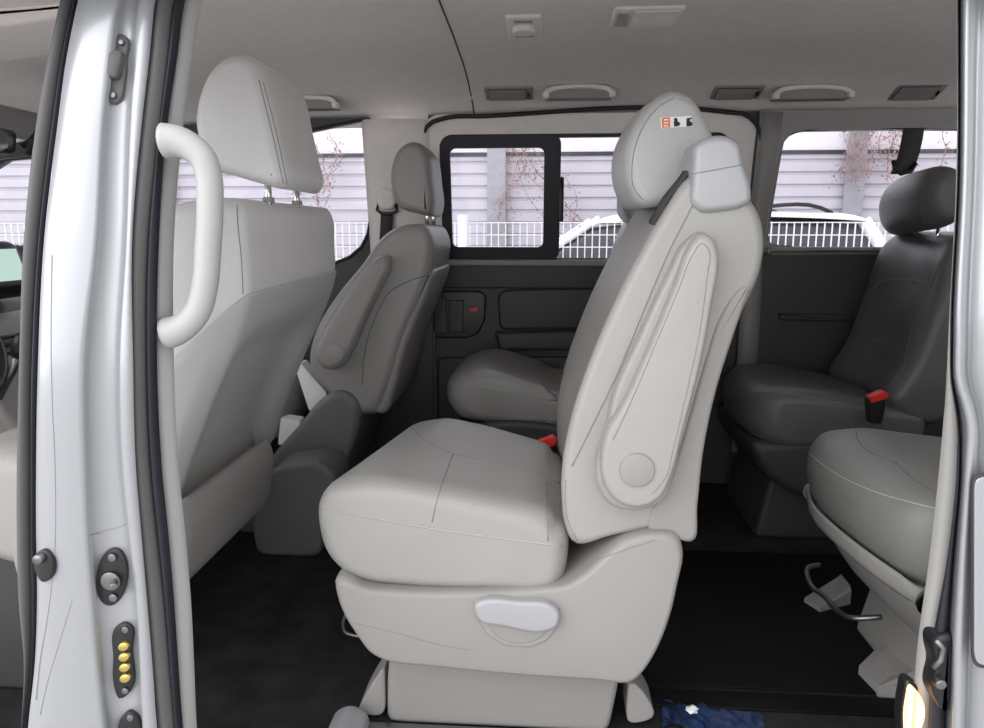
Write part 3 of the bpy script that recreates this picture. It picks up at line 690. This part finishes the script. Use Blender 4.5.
# ------------------------------------------------ driver seat
A5 = thing('van_seat', 'grey leather driver seat seen from behind beside the grab handle', 'seat', (-.75, .53, FZ), GS)
hd = [(194, 120), (198, 96), (210, 69), (225, 56), (240, 52), (254, 58), (265, 80), (273, 115), (281, 150), (286, 178), (281, 187), (262, 184), (230, 175), (208, 168), (200, 150)]
h5 = obj('headrest', slab_bm(px2xz(hd, .42), .405, .675, (.022, .04), None, 100), 'leather4', A5)
seam(h5, [(259, 80), (266, 108), (275, 145), (283, 183)], 'seam', .001)
seam(h5, [(263, 82), (270, 108), (279, 145), (287, 184)], 'seam', .001)
for yy in (.455, .615):
    q = W(268, 190, .455); obj('headrest_post', tube_bm([(q.x, yy, .84), (q.x-.0, yy, .98)], .0065, 12), 'chrome', h5)
    obj('post_collar', cyl_bm((q.x, yy, W(268, 196, .455).z-.012), (0, 0, 1), .011, .010, 18), 'plastic2', h5)
bd = [(165, 206), (190, 199), (215, 197), (234, 200), (240, 212), (243, 250), (245, 290), (238, 320), (226, 352), (208, 395), (190, 440), (172, 490), (158, 530), (100, 540), (70, 520), (80, 440), (105, 360), (125, 290), (140, 240)]
KA, KB = W(244, 290, .285), W(172, 490, .285)
def d5(v, t):
    xb = KB.x+(KA.x-KB.x)*(v.z-KB.z)/(KA.z-KB.z)
    if v.x > xb-.08 and v.z < .70:                      # hollow of the moulded back
        k = min(1, (v.x-xb+.08)/.06)*min(1, (.70-v.z)/.09)*max(0, min(1, (min(t, 1-t)-.05)/.2))
        v.x -= .035*k*k*(3-2*k)
    return v
b5 = obj('backrest', slab_bm(px2xz(bd, .29), .285, .855, (.028, .035), d5, 130, mid=16), 'leather4', A5)
seam(b5, [(237, 205), (238, 225), (241, 255), (243, 294)], 'seam', .001)
def skin_bm(o, co, no, th):
    """the part of o's skin below a plane, lifted by th, as a shell of its own"""
    bm = bmesh.new(); bm.from_mesh(o.data); bmesh.ops.translate(bm, verts=bm.verts, vec=wloc(o))
    bmesh.ops.delete(bm, geom=[f for f in bm.faces if f.material_index], context='FACES')
    bmesh.ops.bisect_plane(bm, geom=bm.verts[:]+bm.edges[:]+bm.faces[:], plane_co=co, plane_no=no, clear_outer=True)
    bmesh.ops.recalc_face_normals(bm, faces=bm.faces); bm.normal_update()
    bmesh.ops.delete(bm, geom=[v for v in bm.verts if not v.link_faces], context='VERTS')
    off = {v: v.normal.copy() for v in bm.verts}
    for v in bm.verts: v.co += off[v]*th
    rim = [e for e in bm.edges if e.is_boundary]
    ex = bmesh.ops.extrude_edge_only(bm, edges=rim)
    for v in ex['geom']:
        if isinstance(v, bmesh.types.BMVert):
            src = [e.other_vert(v) for e in v.link_edges if e.other_vert(v) in off]
            if src: v.co -= off[src[0]]*(th+.004)
    return bm
HA, HB = W(244, 294, .285), W(165, 365, .285)
hd_ = (HA-HB).normalized(); nn_ = Vector((0, 1, .02)).cross(hd_)
nn_ = nn_ if nn_.z > 0 else -nn_
p5 = obj('back_panel', skin_bm(b5, HA, nn_, .004), 'plastic4', A5)
# cushion and lower cover
cv = [(40, 470), (100, 500), (160, 515), (178, 505), (186, 520), (186, 555), (178, 590), (150, 610), (60, 620), (20, 590)]
obj('base_shield', slab_bm(px2xz(cv, .27), .265, .71, (.02, .03), None, 90), 'plastic2', A5)
obj('seat_cushion', slab_bm([(-1.10, .36), (-1.09, .43), (-1.04, .465), (-.95, .46), (-.76, .43), (-.70, .40), (-.70, .27), (-1.02, .24), (-1.09, .27)], .27, .77, (.045, .06), None, 90), 'leather', A5)
obj('pedestal', slab_bm([(-1.2, .26), (-1.23, FZ), (-.92, FZ), (-.90, .26)], .36, .70, .015, None, 50, lin=0.02), 'plastic3', A5)
# ------------------------------------------------ front passenger seat
A6 = thing('van_seat', 'grey front passenger seat with small folded armrest in front of the far door pillar', 'seat', (-.6, 1.45, FZ), GS)
hp6 = [(389, 178), (391, 162), (398, 148), (410, 141), (420, 143), (428, 155), (432, 180), (434, 205), (431, 215), (415, 213), (400, 208), (393, 196)]
h6 = obj('headrest', slab_bm(px2xz(hp6, 1.31), 1.30, 1.57, (.025, .045), None, 90), 'leather2', A6)
q = W(427, 218, 1.36)
for yy in (1.37, 1.50): obj('headrest_post', tube_bm([(q.x, yy, q.z-.05), (q.x, yy, q.z+.06)], .007, 12), 'chrome', h6)
b6p = [(308, 356), (313, 334), (336, 295), (362, 263), (380, 238), (394, 228), (410, 224), (425, 226), (432, 238), (432, 262), (424, 290), (412, 318), (400, 350), (388, 390), (375, 415), (345, 410), (322, 388), (310, 375)]
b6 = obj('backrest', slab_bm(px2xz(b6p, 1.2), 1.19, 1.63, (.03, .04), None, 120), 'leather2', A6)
seam(b6, [(440, 272), (412, 280), (390, 292), (375, 318), (366, 345), (362, 385)], 'seamd', .0016)
seam(b6, [(318, 350), (326, 328), (350, 290), (372, 262)], 'seamd', .0014)
obj('back_panel', slab_bm(px2xz([(432, 270), (428, 292), (416, 320), (404, 352), (394, 390), (382, 416), (368, 412), (376, 370), (388, 330), (404, 296), (420, 276)], 1.2), 1.205, 1.615, (.015, .03), None, 90), 'plastic2', A6)
a6 = obj('armrest', slab_bm(px2xz([(381, 256), (389, 256), (391, 266), (383, 285), (371, 309), (360, 335), (352, 352), (342, 366), (330, 369), (318, 361), (316, 350), (324, 332), (348, 293), (368, 267)], 1.16), 1.13, 1.20, (.018, .025), None, 90), 'leather2', A6)
q, n2 = hit(a6, 335, 353); obj('hinge_cap', cyl_bm(q-n2*.002, (0, -1, 0), .028, .006, 28), 'plastic2', A6)
s6 = [(240, 540), (246, 505), (266, 464), (298, 426), (324, 397), (337, 390), (350, 393), (359, 404), (358, 428), (346, 465), (333, 500), (322, 535), (316, 552), (300, 556), (256, 556)]
obj('base_shield', slab_bm(px2xz(s6, 1.18), 1.17, 1.62, (.02, .025), None, 100), 'plastic2b', A6)
obj('pedestal', slab_bm([(W(256, 540, 1.22).x, .03), (W(256, 540, 1.22).x, FZ), (W(318, 540, 1.22).x+.02, FZ), (W(322, 520, 1.22).x, .05)], 1.2, 1.62, .012, None, 50, lin=0.02), 'plastic3', A6)
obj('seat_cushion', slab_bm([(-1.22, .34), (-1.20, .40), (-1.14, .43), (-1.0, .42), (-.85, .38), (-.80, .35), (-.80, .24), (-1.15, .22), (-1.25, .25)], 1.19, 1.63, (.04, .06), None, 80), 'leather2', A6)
# ================================================================== ceiling fittings
GH = 'grab handles along the headliner'
def ceil_handle(px, py, w, label):
    # find the headliner under that sight line
    p = None
    for i in range(600):
        q = C+ray(px, py)*(.8+i*.005)
        if .06 < q.y < 1.7 and q.z >= ceil_pt(q.x, q.y).z: p = ceil_pt(q.x, q.y); break
    t = thing('grab_handle', label, 'grab handle', p, GH)
    K = [(-.5, 0), (-.46, -.010), (-.40, -.018), (-.28, -.023), (0, -.026), (.28, -.023), (.40, -.018), (.46, -.010), (.5, 0)]
    P = spline([(p.x+a*w, p.y-.030-b*.3, p.z-.030-b) for a, b in K], 40, False)
    obj('grip', tube_bm(P, [.0085-.002*math.sin(math.pi*i/39) for i in range(40)], 12), 'headliner', t)
    for s in (-1, 1): obj('end_cap', box_bm(p.x+s*w*.485-.010, p.x+s*w*.485+.010, p.y-.038, p.y-.004, p.z-.040, p.z-.020, .005), 'headliner', t)
    obj('backing', slab_bm([(p.x-w*.5, p.z-.040), (p.x+w*.5, p.z-.040), (p.x+w*.46, p.z-.004), (p.x-w*.46, p.z-.004)], p.y-.022, p.y+.03, .004, None, 40, lin=0.006), 'plastic2', t)
ceil_handle(579, 86, .215, 'ceiling handle above the sliding door window, middle of three')
ceil_handle(811, 86, .235, 'ceiling handle above the rear quarter window')
ceil_handle(310, 97, .19, 'ceiling handle behind the driver headrest above the front passenger window')
def on_ceil(px, py):
    for i in range(900):
        q = C+ray(px, py)*(.6+i*.004)
        if .06 < q.y < 1.7 and q.z >= ceil_pt(q.x, q.y).z: return ceil_pt(q.x, q.y)
def ceil_frame(p):
    ty = (ceil_pt(p.x, p.y+.02)-ceil_pt(p.x, p.y-.02)).normalized(); n = Vector((1, 0, 0)).cross(ty).normalized()
    return ty, (n if n.z < 0 else -n)
def ceil_box(p, x0, x1, y0, y1, h0, h1, bev, bm=None):
    ty, n = ceil_frame(p); b = box_bm(x0, x1, y0, y1, h0, h1, bev)
    for v in b.verts: v.co = p+Vector((1, 0, 0))*v.co.x+ty*v.co.y+n*v.co.z
    if bm: merge(bm, b); return bm
    return b
def vent(px, py, w, label):
    p = on_ceil(px, py); t = thing('air_vent', label, 'air vent', p, 'air vents along the headliner')
    obj('bezel', ceil_box(p, -w/2, w/2, -.046, .046, -.004, .006, .003), 'plastic2', t)
    obj('grille', ceil_box(p, -w/2+.010, w/2-.02, -.036, .036, .004, .008, .001), 'plastic3', t)
    for k in range(6): obj('louvre', ceil_box(p, -w/2+.012, w/2-.022, -.033+k*.0125, -.026+k*.0125, .006, .012, .001), 'plastic2', t)
    obj('thumb_wheel', ceil_box(p, w/2-.016, w/2-.010, -.01, .01, .004, .013, .002), 'black', t)
vent(509, 92, .155, 'slim ceiling air vent left of the middle ceiling handle')
vent(737, 91, .155, 'slim ceiling air vent between the two rear ceiling handles')
vent(917, 91, .15, 'slim ceiling air vent beside the rear door pillar')
p = on_ceil(646, 14); t = thing('ceiling_lamp', 'flat rectangular ceiling lamp with pale lens over the doorway seat', 'ceiling lamp', p)
obj('bezel', ceil_box(p, -.078, .078, -.072, .072, -.004, .010, .005), 'headliner', t)
obj('lens', ceil_box(p, -.035, .070, -.060, .060, .006, .014, .003), 'lens', t)
obj('switch', ceil_box(p, -.068, -.043, -.045, .045, .006, .013, .002), 'plastic2', t)
p = on_ceil(524, 25); t = thing('ceiling_lamp', 'small square ceiling fitting with round button near the headliner joint', 'ceiling fitting', p)
obj('bezel', ceil_box(p, -.042, .042, -.082, .082, -.004, .008, .005), 'headliner', t)
ty, n = ceil_frame(p)
obj('dial', cyl_bm(p+n*.004, n, .028, .016, 24), 'headliner', t)
for s in (-1, 1): obj('slot', ceil_box(p, -.022, .022, s*.056-.008, s*.056+.008, .005, .0105, .001), 'plastic2', t)
# ================================================================== seat belts
t = thing('seat_belt', 'dark seat belt hanging from ring on the far door pillar behind front passenger seat', 'seat belt', W(387, 212, 1.64), 'hanging seat belts')
def belt(t, pts, Y, w, tilt, m='webbing', name='webbing'):
    P = spline([W(a, b, Y) for a, b in pts], 30, False)
    obj(name, loft_bm([[p+Vector((-w/2, tilt, 0)), p+Vector((w/2, -tilt, 0)), p+Vector((w/2, -tilt+.003, 0)), p+Vector((-w/2, tilt+.003, 0))] for p in P], True, True), m, t)
belt(t, [(387, 212), (386, 230), (384, 260), (382, 300), (380, 340)], 1.645, .045, .004)
bm = tube_bm([W(a, b, 1.635) for a, b in [(379, 203), (377, 210), (382, 213.5), (390, 214), (397, 211), (396, 204)]], .006, 10)
obj('guide_ring', bm, 'black', t)
obj('anchor_cover', slab_bm(px2xz([(380, 190), (393, 190), (396, 200), (394, 208), (380, 208), (378, 200)], 1.64), 1.62, 1.68, .01, None, 40), 'headliner', t)
t = thing('seat_belt', 'dark seat belt strap crossing the rear side window above the dark corner seat', 'seat belt', W(905, 150, 1.6), 'hanging seat belts')
belt(t, [(914, 128), (912, 140), (907, 160), (901, 174)], 1.62, .062, .004)
obj('guide_ring', tube_bm([W(a, b, 1.61) for a, b in [(893, 160), (895, 169), (901, 174), (911, 171), (916, 163)]], .007, 10), 'black', t)
# ================================================================== front cabin
t = thing('dashboard', 'dark dashboard glimpsed left of the front door pillar', 'dashboard', (-1.9, .9, FZ))
obj('upper_pad', slab_bm([(-2.5, .55), (-2.3, .66), (-2.0, .685), (-1.80, .66), (-1.74, .60), (-1.76, .52), (-1.9, .46), (-2.5, .45)], .14, 1.70, .02, lin=0.04), 'plastic3', t)
obj('lower_panel', slab_bm([(-2.4, .48), (-1.85, .47), (-1.80, .40), (-1.86, .2), (-1.98, .0), (-2.4, -.05)], .16, 1.68, .02, lin=0.02), 'plastic2', t)
cn = obj('centre_console', slab_bm([(-1.9, .66), (-1.74, .62), (-1.66, .45), (-1.58, .32), (-1.45, .20), (-1.3, .12), (-1.3, FZ), (-1.9, FZ)], .78, 1.08, .02, lin=0.04), 'plastic2', t)
sc = obj('display_bezel', slab_bm([(-1.85, .68), (-1.83, .80), (-1.79, .825), (-1.757, .81), (-1.722, .69), (-1.76, .66)], .70, 1.08, .02, lin=0.02), 'black', t)
obj('display_screen', loft_bm([[(-1.722, .73, .715), (-1.722, 1.05, .715)], [(-1.748, .73, .800), (-1.748, 1.05, .800)]]), 'screen', sc)
for k in range(4): obj('vent_slat', box_bm(-1.71, -1.69, .8, 1.06, .50+k*.022, .508+k*.022, .002), 'black', cn)
gl = obj('gear_lever', tube_bm([(-1.66, .80, .42), (-1.60, .79, .50), (-1.57, .785, .55)], .010, 10), 'steel', t)
obj('gear_knob', tube_bm([(-1.575, .785, .54), (-1.565, .785, .56), (-1.55, .785, .59), (-1.545, .785, .60)], [.016, .024, .022, .01], 14), 'black', gl)
for o_ in [t]+list(t.children): pass
t.location.x += .27
t = thing('steering_wheel', 'black steering wheel edge at the left border of the view', 'steering wheel', (-1.255, .52, .62))
ax = Vector((-.8, 0, -.55)).normalized(); u = Vector((0, 1, 0)); v = ax.cross(u); c0 = Vector((-1.30, .50, .64))
obj('rim', tube_bm([c0+(u*math.cos(a)+v*math.sin(a))*.18 for a in [2*math.pi*i/48 for i in range(49)]], .015, 12), 'black', t)
obj('hub', cyl_bm(c0+ax*.06, -ax, .075, .05, 24), 'black', t)
for a in (0, math.pi, math.pi*1.5): obj('spoke', tube_bm([c0+ax*.035, c0+(u*math.cos(a)+v*math.sin(a))*.185], .016, 8), 'plastic3', t)
obj('column', tube_bm([c0+ax*.05, c0+ax*.10], .035, 14), 'plastic3', t)
VX, VZ = W(20, 118, 1.3).x, W(20, 118, 1.3).z-.01
t = thing('sun_visor', 'dark folded sun visor below the front headliner edge', 'sun visor', (-1.7, 1.2, 1.12))
obj('visor_board', slab_bm([(VX-.03, VZ-.045), (VX+.0, VZ-.055), (VX+.02, VZ-.035), (VX+.03, VZ+.03), (VX+.01, VZ+.035)], .95, 1.6, .008, lin=0.015), 'plastic2', t)
obj('hinge_arm', tube_bm([(VX+.02, .97, VZ+.05), (VX+.02, .93, VZ+.055), (VX+.04, .93, VZ+.12)], .007, 8), 'black', t)
t = thing('overhead_console', 'grey overhead console panel at the front of the headliner', 'overhead console', (-1.2, .9, 1.25))
obj('panel', slab_bm([(-1.5, 1.27), (-1.48, 1.25), (-1.3, 1.268), (-.95, 1.31), (-.95, 1.335), (-1.2, 1.33), (-1.6, 1.29)], .68, .92, .012, lin=0.01), 'headliner', t)
obj('map_lamp', slab_bm([(-1.42, 1.265), (-1.32, 1.275), (-1.32, 1.26), (-1.42, 1.25)],   .72, .84, .003, lin=0.005), 'lens', t)
t = thing('rear_view_mirror', 'small dark rear view mirror at the left border', 'mirror', W(4, 140, .86))
obj('housing', slab_bm(px2xz([(-60, 127), (8, 129), (13, 134), (12, 151), (5, 154), (-60, 150)], .86), .84, .875, .003, None, 40, lin=.006), 'black', t)
obj('glass', slab_bm(px2xz([(-55, 130), (7, 132), (10, 136), (9, 148), (4, 150), (-55, 146)], .84), .837, .85, .001, None, 40, lin=.004), 'carglass', t)
obj('stem', tube_bm([W(-30, 130, .87), W(-36, 100, .9)], .008, 8), 'black', t)
t = thing('hanging_tassel', 'small dark double tassel hanging left of the front door pillar', 'tassel', W(36, 128, .9))
obj('cord', tube_bm([W(42, 112, .9), W(37, 126, .9), W(34, 133, .9)], .0015, 6), 'ink', t)
for a, b in ((23, 146), (28, 154)): obj('tuft', tube_bm([W(34, 133, .9), W((34+a)/2+1, (133+b)/2, .9), W(a, b, .9)], [.002, .003, .009], 10), 'ink', t)
# papers between the front seats
t = obj('paper_bundle', slab_bm(px2xz([(297, 363), (304, 361), (309, 368), (329, 390), (330, 404), (312, 409)], 1.3), 1.27, 1.33, .003, None, 50, lin=0.006), 'paper')
tag(t, 'white paper bundle leaning on the front passenger seat behind its folded armrest', 'papers', 'white papers on the front passenger seat')
t = obj('paper_stack', slab_bm(px2xz([(283, 416), (301, 419), (304, 426), (286, 443), (280, 443)], 1.22), 1.20, 1.25, .002, None, 40, lin=0.004), 'paper')
tag(t, 'lower white paper stack beside the edge of the driver seat back', 'papers', 'white papers on the front passenger seat')
b0 = Wz(256, 556, FZ)
sbx = px2xz([(250, 520), (262, 478), (275, 468), (318, 462), (336, 476), (330, 520), (322, 540)], b0.y)
obj('storage_box', slab_bm(sbx+[(sbx[-1][0]-.01, FZ), (b0.x, FZ)], b0.y, 1.165, .014, None, 60, lin=.03), 'plastic2b', None, label='dark grey box cover on the floor between the front seats', cat='storage box')
# floor clutter
t = thing('seat_rail', 'grey floor rail cover at the foot of the doorway seat', 'rail cover', Wz(360, 712, FZ))
b = Wz(356, 716, FZ); obj('cover', slab_bm([(b.x-.035, FZ), (b.x-.03, FZ+.03), (b.x, FZ+.045), (b.x+.03, FZ+.03), (b.x+.035, FZ)], .20, .31, .012, None, 40), 'post', t)
obj('rail', box_bm(b.x+.02, .20, .27, .305, FZ, FZ+.012, .003), 'steel', t)
t = thing('plastic_wrapper', 'crumpled blue film with a white scrap on the floor right of the doorway seat', 'wrapper', Wz(690, 712, FZ))
bm = bmesh.new(); G = []
for i in range(16):
    r = []
    for j in range(7):
        p = Wz(662+i*6.8, 702+j*4.5+i*.9, FZ); r.append(bm.verts.new((p.x, p.y, FZ+.002+random.random()*.012*(1 if i < 7 else .3))))
    G.append(r)
for i in range(15):
    for j in range(6): bm.faces.new((G[i][j], G[i+1][j], G[i+1][j+1], G[i][j+1]))
obj('film', bm, 'blue', t, False)
bm = bmesh.new(); bmesh.ops.create_icosphere(bm, subdivisions=2, radius=1); q = Wz(691, 717, FZ)
for v in bm.verts:
    k = 1+random.uniform(-.25, .25); v.co = Vector((q.x+v.co.x*.014*k, q.y+v.co.y*.010*k, FZ+.016+v.co.z*.007*k))
obj('scrap', bm, 'paper', t, False)
# ================================================================== outside
GZ = -.63
obj('ground', box_bm(-14, 14, -12, 12, GZ-.1, GZ), 'ground', None, False, kind='structure', label='pale paved ground outside')
YB = 8.0
t = thing('noise_barrier', 'tall pale slatted panel wall across the lot behind the parked car', 'barrier wall', (0, YB, GZ))
pxs = [W(497, 200, YB).x+i*4.12 for i in range(-3, 4)]
jz = W(600, 155, YB).z
for a, b in zip(pxs, pxs[1:]):
    rows = []; z = GZ; pitch = .142
    prof = []
    while z < jz-.02:
        prof += [(0, z), (.0, z+.015), (-.03, z+.03), (-.03, z+pitch-.02), (0, z+pitch-.005)]; z += pitch
    obj('slat_panel', loft_bm([[(x, YB+d, min(zz, jz)) for d, zz in prof] for x in (a+.02, b-.02)]), 'barrier', t, False)
    obj('upper_panel', box_bm(a+.02, b-.02, YB-.01, YB+.04, jz+.03, 2.9), 'barrier2', t, False)
    obj('joint_rail', box_bm(a, b, YB-.05, YB+.04, jz-.01, jz+.035), 'dark', t, False)
for x in pxs:
    bm = box_bm(x-.11, x+.11, YB-.13, YB-.115, GZ, 2.95); box_bm(x-.008, x+.008, YB-.12, YB+.1, GZ, 2.95, bm=bm); box_bm(x-.11, x+.11, YB+.09, YB+.105, GZ, 2.95, bm=bm)
    obj('post', bm, 'post', t, False)
def ivy(x, z, w, h, n, label):
    bm = bmesh.new()
    for k in range(n):
        p = Vector((x+random.gauss(0, w*.35), YB-.2, z+random.uniform(-.1, .1))); pts = [p.copy()]
        d = Vector((random.gauss(0, .3), 0, -1))
        for s in range(14):
            d += Vector((random.gauss(0, .35), random.gauss(0, .1), -.15)); d.normalize(); p = p+d*h/14*random.uniform(.5, 1.1); p.y = max(YB-.30, min(YB-.19, p.y)); pts.append(p.copy())
            for l in range(4):
                c = p+Vector((random.gauss(0, .04), random.uniform(-.03, 0), random.gauss(0, .04))); r = random.uniform(.006, .016); a = random.random()*6
                vs = [bm.verts.new(c+Vector((math.cos(a+q)*r, random.gauss(0, .005), math.sin(a+q)*r*.8))) for q in (0, 1.6, 3.1, 4.7)]; bm.faces.new(vs)
        tube_bm(pts, .004, 5, bm)
    obj('dry_ivy', bm, 'ivy', None, False, label=label, cat='ivy', group='dry climbers on the barrier', kind='stuff')
ivy(pxs[3]+.25, 1.95, .5, 1.5, 9, 'dry reddish climber hanging beside the barrier post seen through the sliding door window')
ivy(pxs[4]+.1, 2.15, .9, .9, 16, 'dry reddish climber tumbling over the barrier seen through the rear side window')
ivy(W(322, 150, YB).x, 1.9, .35, 1.2, 6, 'dry reddish climber seen through the front passenger window')
YM = 4.9
t = thing('mesh_fence', 'white wire mesh fence with white posts in front of the parked car', 'fence', (0, YM, GZ))
zt = W(560, 222, YM).z; zb = GZ+.05
xs = [-6+2.0*i for i in range(7)]; px0 = W(463, 230, YM).x; xs = [px0+2.0*i for i in range(-3, 4)]
for a, b in zip(xs, xs[1:]):
    bm = bmesh.new(); x = a+.055
    while x < b-.02:
        box_bm(x-.004, x+.004, YM-.004, YM+.004, zb, zt, bm=bm); x += .057
    z = zt-.005
    while z > zb:
        box_bm(a, b, YM-.008, YM, z-.004, z+.004, bm=bm); z -= .095
    obj('wire_panel', bm, 'mesh', t, False)
for x in xs: obj('post', tube_bm([(x, YM, GZ), (x, YM, zt+.05), (x, YM, zt+.055)], [.042, .042, .03], 14), 'mesh', t)
# parked car
YC = 5.5
t = thing('parked_car', 'white parked estate car with dark roof rails behind the white mesh fence', 'car', (2.2, YC+.8, GZ))
X = lambda px: W(px, 230, YC).x
zr_ = W(700, 214, YC).z
x0 = X(545)
low = [(x0-1.4, -.35), (x0-1.42, -.1), (x0-1.2, .16), (x0-.6, .36), (x0-.1, .44), (x0+2.9, .48), (x0+3.2, .3), (x0+3.25, -.3), (x0+2.9, -.42), (x0-1.0, -.42)]
obj('body', slab_bm(low, YC-.05, YC+1.65, (.08, .12), None, 110), 'carpaint', t)
gh = [(x0-.55, .36), (x0-.1, .60), (x0+.12, .72), (x0+.42, zr_-.06), (x0+1.1, zr_-.015), (x0+2.2, zr_-.02), (x0+2.75, zr_-.06), (x0+3.05, .5), (x0+3.0, .42)]
obj('greenhouse', slab_bm(gh, YC+.06, YC+1.54, (.1, .12), lambda v, q: Vector((v.x, v.y+(.5-q)*.3*max(0, v.z-.42), v.z)), 100), 'carglass', t)
rf = [(x0+.34, zr_-.095), (x0+.56, zr_-.015), (x0+1.15, zr_+.02), (x0+2.2, zr_+.015), (x0+2.75, zr_-.03), (x0+2.9, zr_-.10), (x0+2.7, zr_-.085), (x0+1.1, zr_-.055)]
obj('roof', slab_bm(rf, YC+.10, YC+1.5, (.03, .06), None, 80), 'carpaint', t)
def bar(pts, r, m, nm): obj(nm, tube_bm(spline(pts, 16, False), r, 8), m, t)
for s, yy, y2 in ((0, YC+.05, YC+.16), (1, YC+1.55, YC+1.44)):
    bar([(x0-.6, yy, .36), (x0-.1, (yy*.6+y2*.4), .60), (x0+.12, (yy+y2)/2, .72), (x0+.48, y2, zr_-.03)], .03, 'carpaint', 'pillar')
    bar([(x0+1.45, yy, .45), (x0+1.5, (yy+y2)/2, .7), (x0+1.5, y2, zr_-.03)], .035, 'carpaint', 'pillar')
    bar([(x0+3.0, yy, .45), (x0+2.9, (yy+y2)/2, .7), (x0+2.75, y2, zr_-.05)], .06, 'carpaint', 'pillar')
    bar([(x0+.9, y2+.05, zr_+.02), (x0+1.0, y2+.05, zr_+.055), (x0+1.8, y2+.05, zr_+.06), (x0+2.4, y2+.05, zr_+.055), (x0+2.5, y2+.05, zr_+.01)], .018, 'black', 'roof_rail')
    for xw in (x0-.75, x0+2.5):
        w_ = obj('wheel', cyl_bm((xw, YC-.07 if s == 0 else YC+1.45, GZ+.32), (0, 1, 0), .32, .22, 32), 'rubberd', t)
        obj('rim', cyl_bm((xw, YC-.06 if s == 0 else YC+1.66, GZ+.32), (0, -1 if s == 0 else 1, 0), .2, .02, 28), 'silverplastic', w_)
obj('mirror', slab_bm([(x0+.25, .48), (x0+.45, .48), (x0+.47, .58), (x0+.3, .6)], YC-.2, YC-.02, .03, None, 30), 'carpaint', t)
# ================================================================== light
wd = bpy.data.worlds.new('sky'); S.world = wd; wd.use_nodes = True; nt = wd.node_tree
bgn = nt.nodes['Background']
tc = nt.nodes.new('ShaderNodeTexCoord'); sx = nt.nodes.new('ShaderNodeSeparateXYZ'); nt.links.new(tc.outputs['Generated'], sx.inputs[0])
mr = nt.nodes.new('ShaderNodeMapRange'); mr.inputs[1].default_value = -1; mr.inputs[2].default_value = 1; mr.inputs[3].default_value = 2.5; mr.inputs[4].default_value = .5
nt.links.new(sx.outputs['X'], mr.inputs[0])
bgn.inputs['Color'].default_value = (.96, .97, 1, 1); nt.links.new(mr.outputs[0], bgn.inputs['Strength'])
sd = bpy.data.lights.new('sun', 'SUN'); sd.energy = .35; sd.angle = math.radians(50); sd.color = (1, .98, .95)
so_ = bpy.data.objects.new('sun', sd); COL.objects.link(so_)
so_.rotation_euler = Vector((.5, .6, -.62)).to_track_quat('-Z', 'Y').to_euler()
S.view_settings.view_transform = 'Standard'; S.view_settings.look = 'None'; S.view_settings.gamma = 1; S.view_settings.use_curve_mapping = False
S.view_settings.exposure = .6
try:
    S.cycles.use_denoising = True; S.cycles.max_bounces = 10; S.cycles.diffuse_bounces = 6; S.cycles.transparent_max_bounces = 16
except Exception: pass
